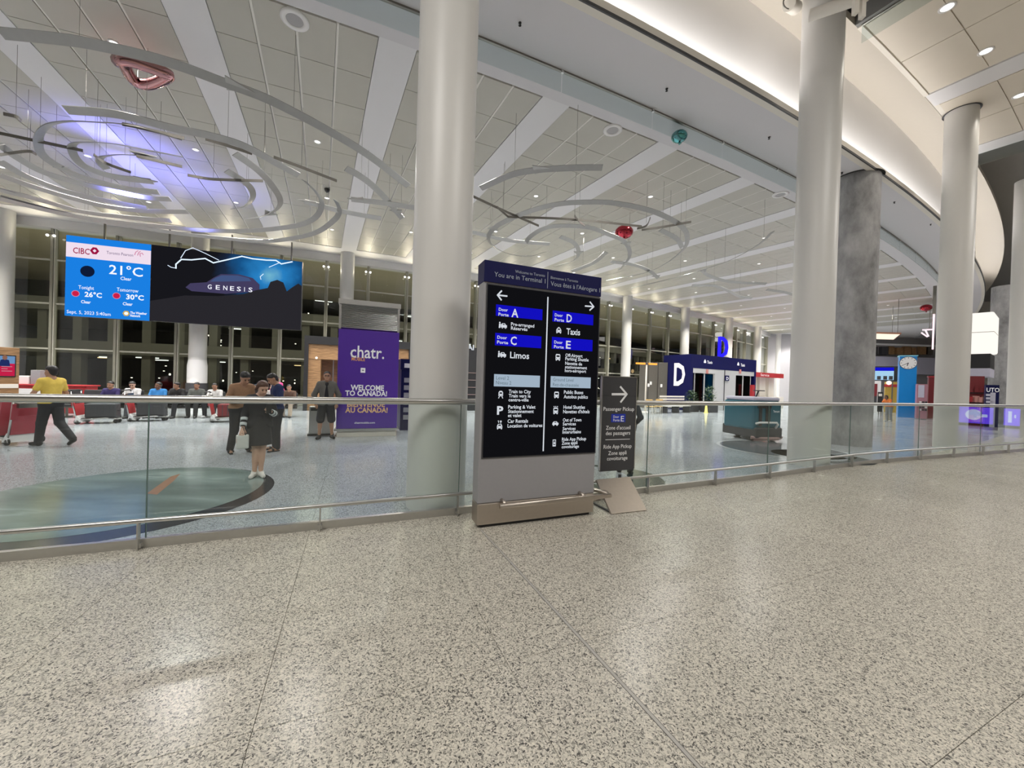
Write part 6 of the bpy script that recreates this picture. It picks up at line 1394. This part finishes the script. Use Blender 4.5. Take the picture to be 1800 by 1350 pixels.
f.rect(x0, 0, x1, zt_, -.5, .5).build('yellow_wall', mat('mustard', (.50, .34, .06), .5), t); a_ = f.uv(1562, 673); MB().ball(f.p(a_[0], a_[1], .2), .16, 10).build('lamp_globe', G['warmwhite'], t); a_ = f.uv(1568, 678); f.rect(a_[0] - .5, a_[1] - .12, a_[0] + .5, a_[1] + .12, .003, .04).build('red_sign', M['red'], t)
f, x0, x1, zt_, t = unit(1543, 1552, 689, 28, 'poster_stand', 'black poster stand before the shops left of the clock tower', 'stand', None)
f.rect(x0, .3, x1, zt_, -.05, .05).build('board', M['black'], t); a_ = f.uv(1547.5, 694); f.rect(a_[0] - .09, a_[1] - .1, a_[0] + .09, a_[1] + .08, .003).build('picture', M['cream'], t); f.rect(x0 + .05, 0, x0 + .1, .3, -.05, .05).build('leg', M['steel_dark'], t); f.rect(x1 - .1, 0, x1 - .05, .3, -.05, .05).build('leg', M['steel_dark'], t)
f, x0, x1, zt_, t = unit(1612.5, 1631, 675, 25.5, 'vending_machine', 'pink and grey vending machine with dark keys right of the clock tower', 'vending machine', None)
f.rect(x0, .05, x1, zt_, -.7, .7).build('cabinet', mat('vend_pink', (.42, .20, .25), .4), t); f.rect(x0 + .05, zt_ * .62, x1 - .15, zt_ - .06, .003, .02).build('grey_top', M['lilac'], t)
for r in range(4):
    for c in range(3): f.rect(x0 + .12 + c * .13, zt_ * .25 + r * .17, x0 + .22 + c * .13, zt_ * .25 + r * .17 + .11, .003, .02).build('key', M['dark'] if (r + c) % 3 else M['white'], t)
f, x0, x1, zt_, t = unit(1633, 1640, 661, 26.6, 'red_pillar', 'narrow dark red pillar left of the third white column', 'pillar', None)
f.rect(x0, 0, x1 + .3, zt_, -.5, .5).build('shaft', M['darkred'], t); f.rect(x0 - .03, zt_ - .1, x1 + .33, zt_, -.53, .56).build('cap', M['red'], t)
# lit cube shop on its column, and what stands under it
kc = aty(1743, 700, 21); t = thing('lit_cube', 'big glowing white cube sign over a dark band by the right edge', 'sign', (kc.x, kc.y, 0), math.radians(35))
def cz(y): return aty(1743, y, 21).z
def cube(z0, z1, ins, name, m, bev=0.0): return MB().box((1.3, .95, (z0 + z1) / 2), (2.6 - ins, 1.9 - ins, z1 - z0), bev=bev).build(name, m, t, local=True)
cube(cz(618), cz(547), 0, 'lit_body', glow('cube_glow', (1, .96, .88), 1.9), .1); MB().box((1.3, .95, (cz(618) + cz(547)) / 2), (2.62, 1.92, .03)).build('joint', M['cream'], t, local=True)
cube(cz(647), cz(621), .2, 'dark_band', M['black']); cube(cz(662), cz(647), .2, 'lilac_band', M['lilac']); MB().box((1.3, .95, cz(662) / 2), (.6, .6, cz(662))).build('support', M['steel_dark'], t, local=True)
q = pol(35.2, 131.2); 
cc2 = aty(1768, 560, 23.8); o = MB().lathe([(.62, 0), (.62, ZC)], (cc2.x, cc2.y, 0), 32).build('column_concrete', M['concrete'], kind='structure'); o['label'] = 'second raw concrete column behind the lit cube'
f, x0, x1, zt_, t = unit(1697, 1731, 661, 19.6, 'gift_display', 'dark red display stacked with boxes under the lit cube', 'display', None)
f.rect(x0, 0, x1, zt_, -.8, .8).build('cabinet', M['darkred'], t); random.seed(2)
for r in range(4):
    for c in range(4): z_ = .35 + r * .5; xx_ = x0 + .1 + c * (x1 - x0) / 4; f.rect(xx_, z_, xx_ + .22, z_ + random.uniform(.2, .34), .003, .08).build('display_box', random.choice([M['red'], M['darkred'], mat('blush', (.6, .28, .25), .5) if 'blush' not in bpy.data.materials else bpy.data.materials['blush'], M['wood_dark']]), t)
    f.rect(x0, .30 + r * .5, x1, .33 + r * .5, .003, .12).build('shelf', M['black'], t)
f, x0, x1, zt_, t = unit(1733, 1757, 676.5, 18.4, 'book_banner', 'navy banner with white capitals at the right edge under the lit cube', 'banner', None)
f.rect(x0, .05, x1, zt_, -.25, .25).build('panel', M['navy'], t); f.textpx('UTO', 1734, 685, 1757, 7.5, nw, t, bold=.02, d=.005)
for k in range(4): a_ = f.uv(1733, 694 + 6 * k); f.rect(a_[0], a_[1] - .06, a_[0] + .22, a_[1] + .05, .003).build('book_print', M['lilac'], t)
a_ = f.uv(1741, 690); f.rect(a_[0], .2, a_[0] + .16, a_[1], .003).build('white_bar', M['lilac'], t)
# hanging light frames beyond
f, x0, x1, zt_, t = unit(1530, 1584, 585, 33, 'panel_light', 'square warm glowing panel light hung right of the concrete column', 'light', None)
pz = aty(1550, 592, 33).z; c = [aty(1524, 588, 30.5), aty(1572, 585, 30.5), aty(1584, 597, 27.5), aty(1530, 598, 27.5)]; zz = sum(q.z for q in c) / 4
q = MB(); cc_ = [Vector((p.x, p.y, zz)) for p in c]; q.prism(cc_, (0, 0, .10)); q.build('frame', mat('copper', (.45, .22, .14), .4, .6), t); m_c = sum(cc_, Vector()) / 4
MB().add([m_c + (p - m_c) * .93 + Vector((0, 0, -.006)) for p in cc_], [(0, 1, 2, 3)]).build('diffuser', glow('panel_glow', (1, .85, .68), 2.2), t)
for p in cc_: MB().tube([m_c + (p - m_c) * .8 + Vector((0, 0, .1)), Vector(((m_c + (p - m_c) * .8).x, (m_c + (p - m_c) * .8).y, ZC))], .012, 5).build('cable', M['steel_dark'], t)
f, x0, x1, zt_, t = unit(1640.5, 1643.5, 552, 24, 'light_bar', 'thin vertical pink white light bar left of the third column', 'light', None)
zb_ = f.uv(1640, 614)[1]; f.rect(x0, zb_, x1, zt_, -.1, .1).build('tube', glow('pink_tube', (1, .72, .78), 2.5), t); f.rect(x0 - .04, zt_, x1 + .04, ZC, -.08, .06).build('hanger', M['steel_dark'], t)
f, x0, x1, zt_, t = unit(1620, 1641, 578, 30, 'angular_lamp', 'angular pink white light frame hung near the third column', 'light', None)
f.strokes([[f.uv(1622, 580), f.uv(1641, 579)], [f.uv(1627, 581), f.uv(1632, 591)], [f.uv(1620, 585), f.uv(1630, 592)]], .10, 0).build('light_tube', bpy.data.materials['pink_tube'], t); f.rect(x0 + .4, zt_, x0 + .44, ZC, -.02, .02).build('hanger', M['steel_dark'], t)
area(Vector((33, 42, 8.2)), 10, 5, 900, (1, .95, .9)); area(Vector((33, 22, 8.3)), 6, 6, 500, (1, .95, .9))

# far points of light on the garage decks, too many to pick apart
random.seed(9); q = MB()
for k in range(170):
    p = pol(random.uniform(11, 46), random.uniform(84.5, 97), random.choice((random.uniform(.6, 2.6), random.uniform(4.2, 6.0), random.uniform(7.4, 9.2)))); q.box(p, (.09, .09, random.choice((.06, .06, .16))))
o = q.build('deck_lights', glow('deck_light', (1, .95, .8), 5), gar); o['kind'] = 'stuff'
# glowing purple counter on the concourse: out of frame, it shows as a mirror image in the glass guard
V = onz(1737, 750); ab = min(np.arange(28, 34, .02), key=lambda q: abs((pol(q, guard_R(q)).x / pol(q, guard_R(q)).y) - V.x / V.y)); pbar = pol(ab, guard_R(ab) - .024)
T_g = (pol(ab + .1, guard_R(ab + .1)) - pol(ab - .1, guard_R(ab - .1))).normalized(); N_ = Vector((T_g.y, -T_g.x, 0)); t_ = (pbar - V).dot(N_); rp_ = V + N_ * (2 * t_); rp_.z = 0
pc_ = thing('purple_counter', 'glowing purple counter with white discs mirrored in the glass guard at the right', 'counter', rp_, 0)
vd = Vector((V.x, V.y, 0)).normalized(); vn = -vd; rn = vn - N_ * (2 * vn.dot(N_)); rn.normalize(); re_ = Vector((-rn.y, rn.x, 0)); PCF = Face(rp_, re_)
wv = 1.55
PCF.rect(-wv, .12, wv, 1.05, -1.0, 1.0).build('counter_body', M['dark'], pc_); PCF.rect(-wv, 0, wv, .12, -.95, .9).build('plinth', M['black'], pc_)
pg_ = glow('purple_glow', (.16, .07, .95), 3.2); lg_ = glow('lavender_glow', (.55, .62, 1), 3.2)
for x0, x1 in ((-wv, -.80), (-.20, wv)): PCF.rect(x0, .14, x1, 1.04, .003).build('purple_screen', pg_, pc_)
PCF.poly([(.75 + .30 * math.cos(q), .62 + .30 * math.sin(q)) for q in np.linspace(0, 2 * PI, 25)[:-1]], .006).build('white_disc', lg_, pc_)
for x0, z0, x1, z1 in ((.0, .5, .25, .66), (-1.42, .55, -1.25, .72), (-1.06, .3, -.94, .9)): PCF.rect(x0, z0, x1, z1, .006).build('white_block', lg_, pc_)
